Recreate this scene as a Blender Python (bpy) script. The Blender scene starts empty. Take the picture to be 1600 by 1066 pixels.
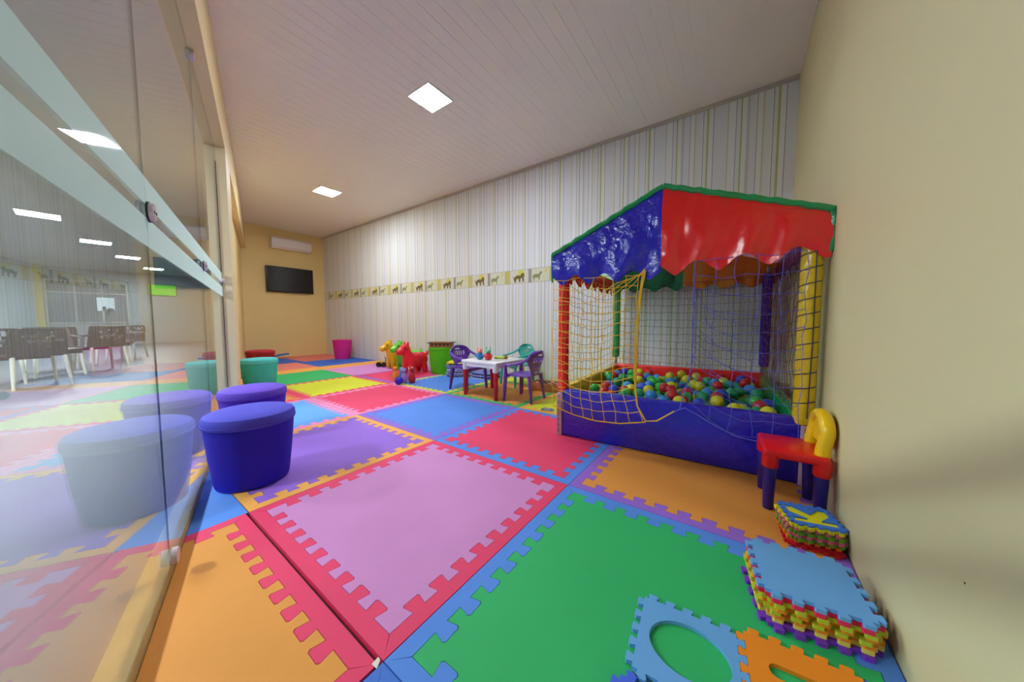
import bpy, bmesh, math, random
from math import sin, cos, pi, radians, hypot
from mathutils import Vector, Matrix
from mathutils.geometry import tessellate_polygon

random.seed(7)
SC = bpy.context.scene
COL = SC.collection

# ------------------------------------------------------------------ camera
cam_data = bpy.data.cameras.new('camera')
cam_data.sensor_width = 36.0
cam_data.lens = 490.07 / 1600 * 36.0
cam_data.clip_start = 0.01
cam_data.clip_end = 200
cam = bpy.data.objects.new('camera', cam_data)
COL.objects.link(cam)
YAW, PITCH = -0.6259, 0.0622
fwd = Vector((sin(YAW) * cos(PITCH), cos(YAW) * cos(PITCH), -sin(PITCH)))
cam.location = (1.6585, -1.3864, 0.8093)
cam.rotation_euler = fwd.to_track_quat('-Z', 'Y').to_euler()
SC.camera = cam

# ------------------------------------------------------------------ world, exposure
world = bpy.data.worlds.new('world')
SC.world = world
world.use_nodes = True
world.node_tree.nodes['Background'].inputs[0].default_value = (0.75, 0.85, 1.0, 1)
world.node_tree.nodes['Background'].inputs[1].default_value = 0.35
SC.view_settings.view_transform = 'Standard'
SC.view_settings.look = 'None'
SC.view_settings.gamma = 1.0
SC.view_settings.use_curve_mapping = False
SC.view_settings.exposure = 0.72
try:
    SC.cycles.use_denoising = True
    SC.cycles.max_bounces = 12
    SC.cycles.diffuse_bounces = 6
    SC.cycles.glossy_bounces = 4
    SC.cycles.transparent_max_bounces = 24
    SC.cycles.sample_clamp_indirect = 6.0
except Exception:
    pass
LAMP_POWER = 105.0        # radiance of the square ceiling panels
HALL_POWER = 200.0

# ------------------------------------------------------------------ dimensions
H = 2.85          # ceiling
YW = 2.234        # striped wall
XR = 1.995        # right wall
XE = -6.685       # end wall
GN = hypot(0.2764, 1)
GD = Vector((-1 / GN, 0.2764 / GN, 0))      # along the glass, away from camera
GNRM = Vector((0.2764 / GN, 1 / GN, 0))     # into the playroom
def gy(x): return -1.1916 - 0.2764 * x
def gp(x, off=0.0, z=0.0):
    return Vector((x, gy(x), z)) + GNRM * off

# ------------------------------------------------------------------ colour / materials
def lin(c):
    out = []
    for v in c[:3]:
        v = v / 255.0
        out.append(v / 12.92 if v <= 0.04045 else ((v + 0.055) / 1.055) ** 2.4)
    return (out[0], out[1], out[2], 1.0)

MATS = {}
def mat(name, rgb, rough=0.6, bump=0.0, bscale=60.0, var=0.0, vscale=6.0, spec=0.5, metal=0.0, coat=0.0, sheen=0.0, sub=0.0):
    if name in MATS: return MATS[name]
    m = bpy.data.materials.new(name)
    m.use_nodes = True
    nt = m.node_tree
    b = nt.nodes['Principled BSDF']
    b.inputs['Base Color'].default_value = lin(rgb)
    b.inputs['Roughness'].default_value = rough
    b.inputs['Specular IOR Level'].default_value = spec
    b.inputs['Metallic'].default_value = metal
    if coat: b.inputs['Coat Weight'].default_value = coat
    if sheen: b.inputs['Sheen Weight'].default_value = sheen
    if sub:
        b.inputs['Subsurface Weight'].default_value = sub
        b.inputs['Subsurface Radius'].default_value = (0.02, 0.02, 0.02)
    tc = nt.nodes.new('ShaderNodeTexCoord')
    if bump:
        n = nt.nodes.new('ShaderNodeTexNoise'); n.inputs['Scale'].default_value = bscale
        n.inputs['Detail'].default_value = 3
        bp = nt.nodes.new('ShaderNodeBump'); bp.inputs['Strength'].default_value = bump
        bp.inputs['Distance'].default_value = 0.01
        nt.links.new(tc.outputs['Object'], n.inputs['Vector'])
        nt.links.new(n.outputs['Fac'], bp.inputs['Height'])
        nt.links.new(bp.outputs['Normal'], b.inputs['Normal'])
    if var:
        n2 = nt.nodes.new('ShaderNodeTexNoise'); n2.inputs['Scale'].default_value = vscale
        n2.inputs['Detail'].default_value = 4
        cr = nt.nodes.new('ShaderNodeValToRGB')
        c = lin(rgb)
        cr.color_ramp.elements[0].position = 0.3
        cr.color_ramp.elements[1].position = 0.7
        cr.color_ramp.elements[0].color = (c[0] * (1 - var), c[1] * (1 - var), c[2] * (1 - var), 1)
        cr.color_ramp.elements[1].color = (min(1, c[0] * (1 + var)), min(1, c[1] * (1 + var)), min(1, c[2] * (1 + var)), 1)
        nt.links.new(tc.outputs['Object'], n2.inputs['Vector'])
        nt.links.new(n2.outputs['Fac'], cr.inputs['Fac'])
        nt.links.new(cr.outputs['Color'], b.inputs['Base Color'])
    MATS[name] = m
    return m

def emit(name, rgb, strength):
    m = bpy.data.materials.new(name); m.use_nodes = True
    nt = m.node_tree
    nt.nodes.remove(nt.nodes['Principled BSDF'])
    e = nt.nodes.new('ShaderNodeEmission')
    e.inputs[0].default_value = lin(rgb); e.inputs[1].default_value = strength
    nt.links.new(e.outputs[0], nt.nodes['Material Output'].inputs[0])
    return m

def foam(name, rgb):
    return mat('foam_' + name, rgb, rough=0.62, bump=0.12, bscale=260, var=0.05, vscale=3.0, spec=0.35)
def plastic(name, rgb, rough=0.3):
    return mat('plastic_' + name, rgb, rough=rough, spec=0.5)
def fabric(name, rgb):
    return mat('fabric_' + name, rgb, rough=0.7, bump=0.25, bscale=220, var=0.05, vscale=30, spec=0.3)

# ------------------------------------------------------------------ mesh helpers
def append(bm, tb, M=None):
    vm = {}
    for v in tb.verts:
        vm[v] = bm.verts.new(M @ v.co if M else v.co)
    for f in tb.faces:
        try: bm.faces.new([vm[v] for v in f.verts])
        except ValueError: pass
    tb.free()

def box(bm, x0, x1, y0, y1, z0, z1, bev=0.0, seg=2, M=None):
    tb = bmesh.new()
    bmesh.ops.create_cube(tb, size=1)
    for v in tb.verts:
        v.co = Vector(((x0 + x1) / 2 + v.co.x * (x1 - x0), (y0 + y1) / 2 + v.co.y * (y1 - y0), (z0 + z1) / 2 + v.co.z * (z1 - z0)))
    if bev:
        bmesh.ops.bevel(tb, geom=tb.edges[:], offset=bev, segments=seg, affect='EDGES', profile=0.5)
    append(bm, tb, M)
    return bm

def lathe(bm, prof, n=28, c=(0, 0, 0), M=None):
    rings = []
    for r, z in prof:
        if r <= 1e-6:
            p = Vector((c[0], c[1], c[2] + z))
            rings.append([bm.verts.new(M @ p if M else p)])
        else:
            ring = []
            for k in range(n):
                a = 2 * pi * k / n
                p = Vector((c[0] + r * cos(a), c[1] + r * sin(a), c[2] + z))
                ring.append(bm.verts.new(M @ p if M else p))
            rings.append(ring)
    for a, b in zip(rings[:-1], rings[1:]):
        for k in range(n):
            k2 = (k + 1) % n
            if len(a) == 1 and len(b) == 1: continue
            if len(a) == 1: bm.faces.new([a[0], b[k2], b[k]])
            elif len(b) == 1: bm.faces.new([a[k], a[k2], b[0]])
            else: bm.faces.new([a[k], a[k2], b[k2], b[k]])
    if len(rings[0]) > 1: bm.faces.new(list(reversed(rings[0])))
    if len(rings[-1]) > 1: bm.faces.new(rings[-1])
    return bm

def tube(bm, pts, r, n=6, flat=1.0, up=None, cap=True):
    """sweep; r number or list; flat scales the second cross axis"""
    pts = [Vector(p) for p in pts]
    rr = r if isinstance(r, (list, tuple)) else [r] * len(pts)
    rings = []
    prev = None
    for i, p in enumerate(pts):
        t = (pts[min(i + 1, len(pts) - 1)] - pts[max(i - 1, 0)]).normalized()
        if prev is None:
            ref = Vector(up) if up else (Vector((0, 0, 1)) if abs(t.z) < 0.9 else Vector((1, 0, 0)))
            a = (ref - t * ref.dot(t)).normalized()
        else:
            a = (prev - t * prev.dot(t)).normalized()
        prev = a
        b = t.cross(a)
        rings.append([bm.verts.new(p + a * (rr[i] * cos(2 * pi * k / n)) + b * (rr[i] * flat * sin(2 * pi * k / n))) for k in range(n)])
    for A, B in zip(rings[:-1], rings[1:]):
        for k in range(n):
            bm.faces.new([A[k], A[(k + 1) % n], B[(k + 1) % n], B[k]])
    if cap:
        bm.faces.new(list(reversed(rings[0]))); bm.faces.new(rings[-1])
    return bm

def sphere(bm, c, r, u=14, v=9, M=None):
    if not isinstance(r, (list, tuple)): r = (r, r, r)
    prof = []
    rings = []
    for j in range(v + 1):
        th = pi * j / v
        if j in (0, v):
            p = Vector((c[0], c[1], c[2] - r[2] * cos(th)))
            rings.append([bm.verts.new(M @ p if M else p)])
        else:
            row = []
            for k in range(u):
                a = 2 * pi * k / u
                p = Vector((c[0] + r[0] * sin(th) * cos(a), c[1] + r[1] * sin(th) * sin(a), c[2] - r[2] * cos(th)))
                row.append(bm.verts.new(M @ p if M else p))
            rings.append(row)
    for a, b in zip(rings[:-1], rings[1:]):
        for k in range(u):
            k2 = (k + 1) % u
            if len(a) == 1: bm.faces.new([a[0], b[k2], b[k]])
            elif len(b) == 1: bm.faces.new([a[k], a[k2], b[0]])
            else: bm.faces.new([a[k], a[k2], b[k2], b[k]])
    return bm

def prism(bm, outer, z0, z1, holes=(), M=None):
    loops = [list(outer)] + [list(h) for h in holes]
    flat = [p for l in loops for p in l]
    tris = tessellate_polygon([[Vector((p[0], p[1], 0)) for p in l] for l in loops])
    def mk(z):
        out = []
        for p in flat:
            q = Vector((p[0], p[1], z))
            out.append(bm.verts.new(M @ q if M else q))
        return out
    top, bot = mk(z1), mk(z0)
    for t in tris:
        a, b, c = (Vector((flat[i][0], flat[i][1])) for i in t)
        if (b - a).cross(c - a) < 0: t = (t[0], t[2], t[1])
        try:
            bm.faces.new([top[i] for i in t]); bm.faces.new([bot[i] for i in reversed(t)])
        except ValueError: pass
    off = 0
    for li, l in enumerate(loops):
        n = len(l)
        area = sum(l[i][0] * l[(i + 1) % n][1] - l[(i + 1) % n][0] * l[i][1] for i in range(n))
        ccw = (area > 0) == (li == 0)
        for i in range(n):
            a, b = off + i, off + (i + 1) % n
            if not ccw: a, b = b, a
            bm.faces.new([bot[a], bot[b], top[b], top[a]])
        off += n
    return bm

def mesh_from(bm, name, smooth=35):
    bmesh.ops.recalc_face_normals(bm, faces=bm.faces[:])
    me = bpy.data.meshes.new(name)
    bm.to_mesh(me); bm.free()
    if smooth:
        me.polygons.foreach_set('use_smooth', [True] * len(me.polygons))
        me.set_sharp_from_angle(angle=radians(smooth))
    return me

def obj(name, data, material=None, parent=None, loc=None, rotz=None, smooth=35):
    me = mesh_from(data, name, smooth) if isinstance(data, bmesh.types.BMesh) else data
    o = bpy.data.objects.new(name, me)
    COL.objects.link(o)
    if material is not None:
        if len(me.materials) == 0:
            me.materials.append(material)
        elif me.materials[0] is not material:
            o.material_slots[0].link = 'OBJECT'
            o.material_slots[0].material = material
    if parent is not None: o.parent = parent
    if loc is not None: o.location = loc
    if rotz is not None: o.rotation_euler = (0, 0, rotz)
    return o

def tag(o, label, cat, group=None):
    o['label'] = label; o['category'] = cat
    if group: o['group'] = group
    return o

def thing(name, label, cat, loc=(0, 0, 0), rotz=0.0, group=None):
    o = bpy.data.objects.new(name, None)
    o.empty_display_size = 0.1
    COL.objects.link(o)
    o.location = loc; o.rotation_euler = (0, 0, rotz)
    return tag(o, label, cat, group)

def struct(o):
    o['kind'] = 'structure'
    return o

def copy_tree(o, parent=None):
    c = o.copy(); COL.objects.link(c)
    c.parent = parent
    for ch in o.children:
        copy_tree(ch, c)
    return c

def remeshed(bm, voxel, name, iters=6):
    """voxel-fuse overlapping shapes into one continuous skin"""
    me = mesh_from(bm, name, 0)
    t = bpy.data.objects.new('tmp', me); COL.objects.link(t)
    r = t.modifiers.new('r', 'REMESH'); r.mode = 'VOXEL'; r.voxel_size = voxel; r.use_smooth_shade = True
    s = t.modifiers.new('s', 'SMOOTH'); s.factor = 0.5; s.iterations = iters
    dg = bpy.context.evaluated_depsgraph_get()
    out = bpy.data.meshes.new_from_object(t.evaluated_get(dg))
    out.name = name
    bpy.data.objects.remove(t); bpy.data.meshes.remove(me)
    out.polygons.foreach_set('use_smooth', [True] * len(out.polygons))
    return out

# ================================================================== SETTING
# ---- floor slab under everything
m_floor = mat('floor_tile', (84, 88, 98), rough=0.55, var=0.06, vscale=1.5)
bm = bmesh.new(); box(bm, -16.8, 4.0, -9.0, 5.6, -0.16, -0.02)
floor = struct(obj('floor', bm, m_floor, smooth=0))

# ---- wallpapered long wall
def wallpaper():
    m = bpy.data.materials.new('striped_wallpaper'); m.use_nodes = True
    nt = m.node_tree; b = nt.nodes['Principled BSDF']
    b.inputs['Roughness'].default_value = 0.55
    b.inputs['Specular IOR Level'].default_value = 0.3
    g = nt.nodes.new('ShaderNodeNewGeometry')
    s = nt.nodes.new('ShaderNodeSeparateXYZ')
    nt.links.new(g.outputs['Position'], s.inputs[0])
    a = nt.nodes.new('ShaderNodeMath'); a.operation = 'SUBTRACT'; a.inputs[1].default_value = 1.299
    d = nt.nodes.new('ShaderNodeMath'); d.operation = 'DIVIDE'; d.inputs[1].default_value = 0.5225
    f = nt.nodes.new('ShaderNodeMath'); f.operation = 'FLOORED_MODULO'; f.inputs[1].default_value = 1.0
    nt.links.new(s.outputs[0], a.inputs[0]); nt.links.new(a.outputs[0], d.inputs[0]); nt.links.new(d.outputs[0], f.inputs[0])
    cr = nt.nodes.new('ShaderNodeValToRGB'); cr.color_ramp.interpolation = 'CONSTANT'
    base = (224, 228, 232); base2 = (217, 222, 227)
    dark = (112, 112, 116); olive = (184, 188, 124); green = (160, 186, 104); grey = (170, 168, 176); yel = (204, 201, 172); pale = (196, 199, 202)
    stripes = [(0.014, 0.004, dark), (0.050, 0.015, olive), (0.096, 0.004, dark), (0.211, 0.006, olive), (0.271, 0.005, grey),
               (0.310, 0.010, green), (0.362, 0.022, pale), (0.425, 0.006, grey), (0.468, 0.012, yel)]
    els = [(0.0, base)]
    for k, (x, w, c) in enumerate(stripes):
        els.append(((x - w / 2) / 0.5225, c)); els.append(((x + w / 2) / 0.5225, base if k % 2 else base2))
    e = cr.color_ramp.elements
    e[0].position = 0; e[0].color = lin(els[0][1])
    e[1].position = els[1][0]; e[1].color = lin(els[1][1])
    for p, c in els[2:]:
        q = e.new(p); q.color = lin(c)
    nt.links.new(f.outputs[0], cr.inputs['Fac'])
    nt.links.new(cr.outputs['Color'], b.inputs['Base Color'])
    return m
bm = bmesh.new(); box(bm, XE - 0.15, XR + 0.15, YW, YW + 0.15, -0.16, H)
wall_back = struct(obj('wall_back', bm, wallpaper(), smooth=0))
m_trim = mat('ceiling_trim', (190, 184, 178), rough=0.5)
bm = bmesh.new(); box(bm, XE, XR, YW - 0.025, YW, H - 0.03, H, 0.006)
struct(obj('trim_1', bm, m_trim))

m_yellow_pale = mat('yellow_paint_pale', (212, 205, 160), rough=0.6, var=0.02, vscale=2, bump=0.03, bscale=90)  # same paint as the end wall; different light put into a paler colour
m_yellow = mat('yellow_paint', (226, 204, 140), rough=0.6, var=0.02, vscale=2, bump=0.03, bscale=90)
bm = bmesh.new(); box(bm, XR, XR + 0.15, gy(XR) - 0.1, YW + 0.15, -0.16, H)
wall_right = struct(obj('wall_right', bm, m_yellow_pale, smooth=0))
bm = bmesh.new(); box(bm, XR - 0.001, XR, -0.5025, -0.4995, 0.3515, 0.3545)
obj('scuff_mark', bm, mat('scuff', (90, 80, 60)), wall_right)
bm = bmesh.new(); box(bm, XE - 0.15, XE, gy(XE) - 0.1, YW, -0.16, H)
wall_end = struct(obj('wall_end', bm, m_yellow, smooth=0))

# ---- ceiling of narrow PVC boards
m_pvc = mat('pvc_board', (236, 232, 224), rough=0.42, var=0.02, vscale=1.2)
bm = bmesh.new()
prism(bm, [(-16.8, gy(-16.8) - 6), (4, gy(4) - 6), (4, 3), (-16.8, 5.6)], H + 0.03, H + 0.12)
ceiling = struct(obj('ceiling', bm, mat('ceiling_slab', (170, 165, 160)), smooth=0))
x = XE
while x < XR - 0.01:
    x1 = min(x + 0.2, XR)
    bm = bmesh.new()
    g = 0.0009
    for (a0, a1) in ((x + g, (x + x1) / 2 - 0.0008), ((x + x1) / 2 + 0.0008, x1 - g)):
        prism(bm, [(a0, gp(a0, 0.0).y), (a1, gp(a1, 0.0).y), (a1, YW - 0.0), (a0, YW - 0.0)], H, H + 0.002)
    prism(bm, [(x, gp(x).y), (x1, gp(x1).y), (x1, YW), (x, YW)], H + 0.002, H + 0.03)
    obj('ceiling_board', bm, m_pvc, ceiling, smooth=0)
    x = x1

# ---- glazed wall : beam, pillar, kerb
m_beam = mat('beam_paint', (222, 200, 150), rough=0.6, var=0.03, vscale=3)
def gbox(bm, xa, xb, o0, o1, z0, z1):
    """box in the glass-wall frame between positions xa (near) and xb (far), offsets o0..o1"""
    p = [gp(xa, o0), gp(xa, o1), gp(xb, o1), gp(xb, o0)]
    prism(bm, [(q.x, q.y) for q in p], z0, z1)
    return bm
bm = gbox(bmesh.new(), 2.02, XE, -0.08, 0.07, 2.33, H + 0.03)
wall_left = struct(obj('wall_left', bm, m_beam, smooth=0))
obj('pillar', gbox(bmesh.new(), -2.08, -2.6, -0.08, 0.07, -0.02, 2.33), mat('pillar_paint', (226, 208, 168), rough=0.55), wall_left, smooth=0)
m_kerb = mat('kerb_paint', (176, 156, 106), rough=0.7, var=0.12, vscale=14, bump=0.2, bscale=40)
obj('kerb', gbox(bmesh.new(), 1.99, -2.08, -0.06, 0.002, -0.02, 0.035), m_kerb, wall_left, smooth=0)
obj('infill_wall', gbox(bmesh.new(), -2.6, XE, -0.08, -0.012, -0.02, 2.33), m_yellow, wall_left, smooth=0)
obj('kerb', gbox(bmesh.new(), -2.6, XE, -0.06, 0.002, -0.02, 0.035), m_kerb, wall_left, smooth=0)

def glass_mat():
    m = bpy.data.materials.new('clear_glass'); m.use_nodes = True
    nt = m.node_tree; nt.nodes.remove(nt.nodes['Principled BSDF'])
    L = nt.links.new
    geo = nt.nodes.new('ShaderNodeNewGeometry')
    dot = nt.nodes.new('ShaderNodeVectorMath'); dot.operation = 'DOT_PRODUCT'
    L(geo.outputs['Normal'], dot.inputs[0]); L(geo.outputs['Incoming'], dot.inputs[1])
    ab = nt.nodes.new('ShaderNodeMath'); ab.operation = 'ABSOLUTE'; L(dot.outputs['Value'], ab.inputs[0])
    om = nt.nodes.new('ShaderNodeMath'); om.operation = 'SUBTRACT'; om.inputs[0].default_value = 1.0; L(ab.outputs[0], om.inputs[1])
    pw = nt.nodes.new('ShaderNodeMath'); pw.operation = 'POWER'; pw.inputs[1].default_value = 5.0; L(om.outputs[0], pw.inputs[0])
    fr = nt.nodes.new('ShaderNodeMath'); fr.operation = 'MULTIPLY_ADD'; fr.inputs[1].default_value = 0.96; fr.inputs[2].default_value = 0.045; L(pw.outputs[0], fr.inputs[0])
    tr = nt.nodes.new('ShaderNodeBsdfTransparent'); tr.inputs[0].default_value = (0.90, 0.95, 0.93, 1)
    gl = nt.nodes.new('ShaderNodeBsdfGlossy'); gl.inputs['Roughness'].default_value = 0.0; gl.inputs[0].default_value = (1, 1, 1, 1)
    mx = nt.nodes.new('ShaderNodeMixShader'); L(fr.outputs[0], mx.inputs[0]); L(tr.outputs[0], mx.inputs[1]); L(gl.outputs[0], mx.inputs[2])
    # a film of dust and wiping marks
    tc = nt.nodes.new('ShaderNodeTexCoord')
    mp = nt.nodes.new('ShaderNodeMapping'); mp.inputs['Scale'].default_value = (1.0, 1.0, 0.6)
    L(tc.outputs['Object'], mp.inputs[0])
    ns = nt.nodes.new('ShaderNodeTexNoise'); ns.inputs['Scale'].default_value = 4.0; ns.inputs['Detail'].default_value = 7; ns.inputs['Roughness'].default_value = 0.65
    L(mp.outputs[0], ns.inputs['Vector'])
    rm = nt.nodes.new('ShaderNodeMapRange'); rm.inputs['From Min'].default_value = 0.35; rm.inputs['From Max'].default_value = 0.75
    rm.inputs['To Min'].default_value = 0.004; rm.inputs['To Max'].default_value = 0.022
    L(ns.outputs['Fac'], rm.inputs['Value'])
    df = nt.nodes.new('ShaderNodeBsdfDiffuse'); df.inputs[0].default_value = lin((215, 225, 235))
    tl = nt.nodes.new('ShaderNodeBsdfTranslucent'); tl.inputs[0].default_value = lin((215, 225, 235))
    dm = nt.nodes.new('ShaderNodeMixShader'); dm.inputs[0].default_value = 0.5; L(df.outputs[0], dm.inputs[1]); L(tl.outputs[0], dm.inputs[2])
    fx = nt.nodes.new('ShaderNodeMixShader'); L(rm.outputs[0], fx.inputs[0]); L(mx.outputs[0], fx.inputs[1]); L(dm.outputs[0], fx.inputs[2])
    L(fx.outputs[0], nt.nodes['Material Output'].inputs[0])
    return m
def frosted_mat():
    m = bpy.data.materials.new('frosted_film'); m.use_nodes = True
    nt = m.node_tree; nt.nodes.remove(nt.nodes['Principled BSDF']); L = nt.links.new
    df = nt.nodes.new('ShaderNodeBsdfDiffuse'); df.inputs[0].default_value = lin((222, 236, 232))
    tl = nt.nodes.new('ShaderNodeBsdfTranslucent'); tl.inputs[0].default_value = lin((222, 236, 232))
    gl = nt.nodes.new('ShaderNodeBsdfGlossy'); gl.inputs['Roughness'].default_value = 0.05
    tr = nt.nodes.new('ShaderNodeBsdfTransparent')
    a = nt.nodes.new('ShaderNodeMixShader'); a.inputs[0].default_value = 0.45; L(df.outputs[0], a.inputs[1]); L(tl.outputs[0], a.inputs[2])
    b = nt.nodes.new('ShaderNodeMixShader'); b.inputs[0].default_value = 0.22; L(a.outputs[0], b.inputs[1]); L(tr.outputs[0], b.inputs[2])
    c = nt.nodes.new('ShaderNodeMixShader'); c.inputs[0].default_value = 0.06; L(b.outputs[0], c.inputs[1]); L(gl.outputs[0], c.inputs[2])
    L(c.outputs[0], nt.nodes['Material Output'].inputs[0])
    return m
m_glass, m_frost = glass_mat(), frosted_mat()
m_clip = mat('clip_metal', (214, 200, 212), rough=0.3, metal=0.2)
m_rubber = mat('black_gasket', (28, 26, 32), rough=0.5)
m_edge = mat('glass_edge', (96, 120, 112), rough=0.15)
def disc_clip(name, x, z, rx, rz, parent, matr, off=0.012, th=0.008):
    bm = bmesh.new()
    poly = [(rx * cos(2 * pi * k / 20), rz * sin(2 * pi * k / 20)) for k in range(20)]
    M = Matrix.Translation(gp(x, off, z)) @ Matrix(((GD.x, 0, GNRM.x, 0), (GD.y, 0, GNRM.y, 0), (0, 1, 0, 0), (0, 0, 0, 1)))
    prism(bm, poly, -th, th, M=M)
    return obj(name, bm, matr, parent)
panes = [(1.985, 0.2212), (0.219, -0.899), (-0.9012, -2.072)]
for k, (xa, xb) in enumerate(panes):
    w = bpy.data.objects.new('window_%d' % (k + 1), None); COL.objects.link(w); struct(w)
    w.location = gp((xa + xb) / 2, 0, 0)
    inv = Matrix.Translation(-w.location)
    def put(name, bm, m, sm=0):
        bm.transform(inv); return obj(name, bm, m, w, smooth=sm)
    put('glass_pane', gbox(bmesh.new(), xa, xb, -0.002, 0.002, 0.035, 2.33), m_glass)
    put('frosted_band', gbox(bmesh.new(), xa, xb, 0.0022, 0.0032, 1.155, 1.237), m_frost)
    put('frosted_band', gbox(bmesh.new(), xa, xb, 0.0022, 0.0032, 1.031, 1.116), m_frost)
    put('glass_edge', gbox(bmesh.new(), xb + 0.0010, xb, -0.0021, 0.0021, 0.035, 2.33), m_edge)
    if k in (0, 1, 3, 4, 5):
        for nm, z, rz in (('seam_clip', 1.135, 0.026), ('foot_clip', 0.062, 0.024), ('head_clip', 2.305, 0.026)):
            c = disc_clip(nm, xb - 0.002, z, 0.026, rz, None, m_clip, 0.013, 0.007)
            c.data.transform(inv); c.parent = w
            if nm == 'seam_clip':
                g2 = disc_clip('gasket', xb - 0.005, z, 0.031, rz + 0.004, None, m_rubber, 0.0075, 0.0025)
                g2.data.transform(inv); g2.parent = w
                for s in (-1, 1):
                    sc = disc_clip('screw', xb - 0.005 + s * 0.011, z, 0.004, 0.004, None, m_rubber, 0.0205, 0.001)
                    sc.data.transform(inv); sc.parent = w
    if k == 2:
        put('door_gap', gbox(bmesh.new(), -2.07, -2.08, -0.004, 0.004, 0.045, 2.2), m_rubber)
        c = disc_clip('wall_clip', -2.06, 1.17, 0.02, 0.02, None, m_clip, 0.012); c.data.transform(inv); c.parent = w

# ---- the hall beyond the glass
m_hallwall = mat('hall_paint', (128, 140, 146), rough=0.6)
XH = -16.5
bm = bmesh.new(); box(bm, XH - 0.15, XH, -7.0, gy(XH) + 3, -0.16, H)
wall_far = struct(obj('wall_far', bm, m_hallwall, smooth=0))
bm = bmesh.new()
a, b_ = gp(4, -5.2), gp(-16.6, -5.2)
prism(bm, [(a.x, a.y), (b_.x, b_.y), (b_.x, b_.y - 0.15), (a.x, a.y - 0.15)], -0.02, H)
struct(obj('wall_hall', bm, m_hallwall, smooth=0))
bm = bmesh.new(); box(bm, 3.6, 3.75, -7.6, gy(3.6), -0.02, H)
struct(obj('wall_near', bm, m_hallwall, smooth=0))
# glass-wall continuation as a plain wall past the playroom
bm = gbox(bmesh.new(), XE - 0.17, XH, -0.08, 0.07, -0.02, H)
struct(obj('wall_passage', bm, m_hallwall, smooth=0))
HH = 2.6
bm = bmesh.new()
q = [gp(4, -0.08), gp(-16.5, -0.08), gp(-16.5, -5.2), gp(4, -5.2)]
prism(bm, [(p.x, p.y) for p in q], HH, H + 0.03)
struct(obj('ceiling_hall', bm, mat('hall_ceiling', (160, 166, 166), rough=0.5), smooth=0))
m_hwin = mat('hall_window_glass', (96, 110, 118), rough=0.15)
m_hframe = mat('hall_window_frame', (150, 152, 150), rough=0.4)
def hall_window(n, y0, y1, z0, z1, mull):
    w = bpy.data.objects.new('window_%d' % n, None); COL.objects.link(w); struct(w)
    w.location = (XH, (y0 + y1) / 2, z0)
    cy = (y0 + y1) / 2
    ys = [y0 + (y1 - y0) * k / mull for k in range(mull + 1)]
    for k in range(mull):
        bm = bmesh.new(); box(bm, 0, 0.03, ys[k] - cy + 0.02, ys[k + 1] - cy - 0.02, 0.02, z1 - z0 - 0.4)
        obj('window_pane', bm, m_hwin, w, smooth=0)
    bm = bmesh.new(); box(bm, 0, 0.03, y0 - cy + 0.02, y1 - cy - 0.02, z1 - z0 - 0.36, z1 - z0 - 0.02)
    obj('window_pane', bm, mat('hall_reflection_band', (70, 84, 84), rough=0.3), w, smooth=0)  # dark band is the frieze's reflection in the glass, painted onto the window
    bm = bmesh.new()
    for yy in ys: box(bm, 0, 0.05, yy - cy - 0.02, yy - cy + 0.02, 0, z1 - z0)
    box(bm, 0, 0.05, y0 - cy, y1 - cy, -0.02, 0.02); box(bm, 0, 0.05, y0 - cy, y1 - cy, z1 - z0 - 0.02, z1 - z0 + 0.02)
    box(bm, 0, 0.05, y0 - cy, y1 - cy, z1 - z0 - 0.40, z1 - z0 - 0.36)
    obj('window_frame', bm, m_hframe, w, smooth=0)
    return w
hall_window(11, -1.946, -0.279, 0.766, 2.162, 3)
hall_window(12, -4.889, -2.295, 0.766, 2.162, 4)
w = bpy.data.objects.new('window_13', None); COL.objects.link(w); struct(w); w.location = (XH + 0.035, -0.765, 1.181)
bm = bmesh.new(); box(bm, 0, 0.03, -0.19, 0.19, 0, 0.46)
obj('window_pane', bm, emit('daylit_pane', (205, 225, 240), 0.9), w, smooth=0)
bm = bmesh.new(); box(bm, 0.03, 0.05, -0.08, 0.0, 0.0, 0.15, 0.02); sphere(bm, (0.05, 0.09, 0.03), (0.02, 0.09, 0.07))
obj('shrub_outline', bm, mat('shrub_dark', (80, 92, 98)), w)
struct(obj('wall_column', box(bmesh.new(), XH, XH + 0.35, -2.273, -1.979, -0.02, H), mat('column_paint', (160, 152, 92), rough=0.6), smooth=0))
bm = bmesh.new(); box(bm, -0.02, 0.02, -0.36, 0.36, -0.2, 0.2, 0.006)
s = thing('wall_screen', 'glowing green screen high on the far wall beyond the glass', 'screen', (XH + 0.02, 0.604, 1.802))
obj('casing', box(bmesh.new(), 0, 0.03, -0.38, 0.38, 0, 0.42, 0.004), mat('screen_casing', (40, 60, 40)), s)
obj('display', box(bmesh.new(), 0.031, 0.035, -0.36, 0.36, 0.015, 0.405), emit('green_display', (120, 235, 70), 0.9), s, smooth=0)

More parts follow.
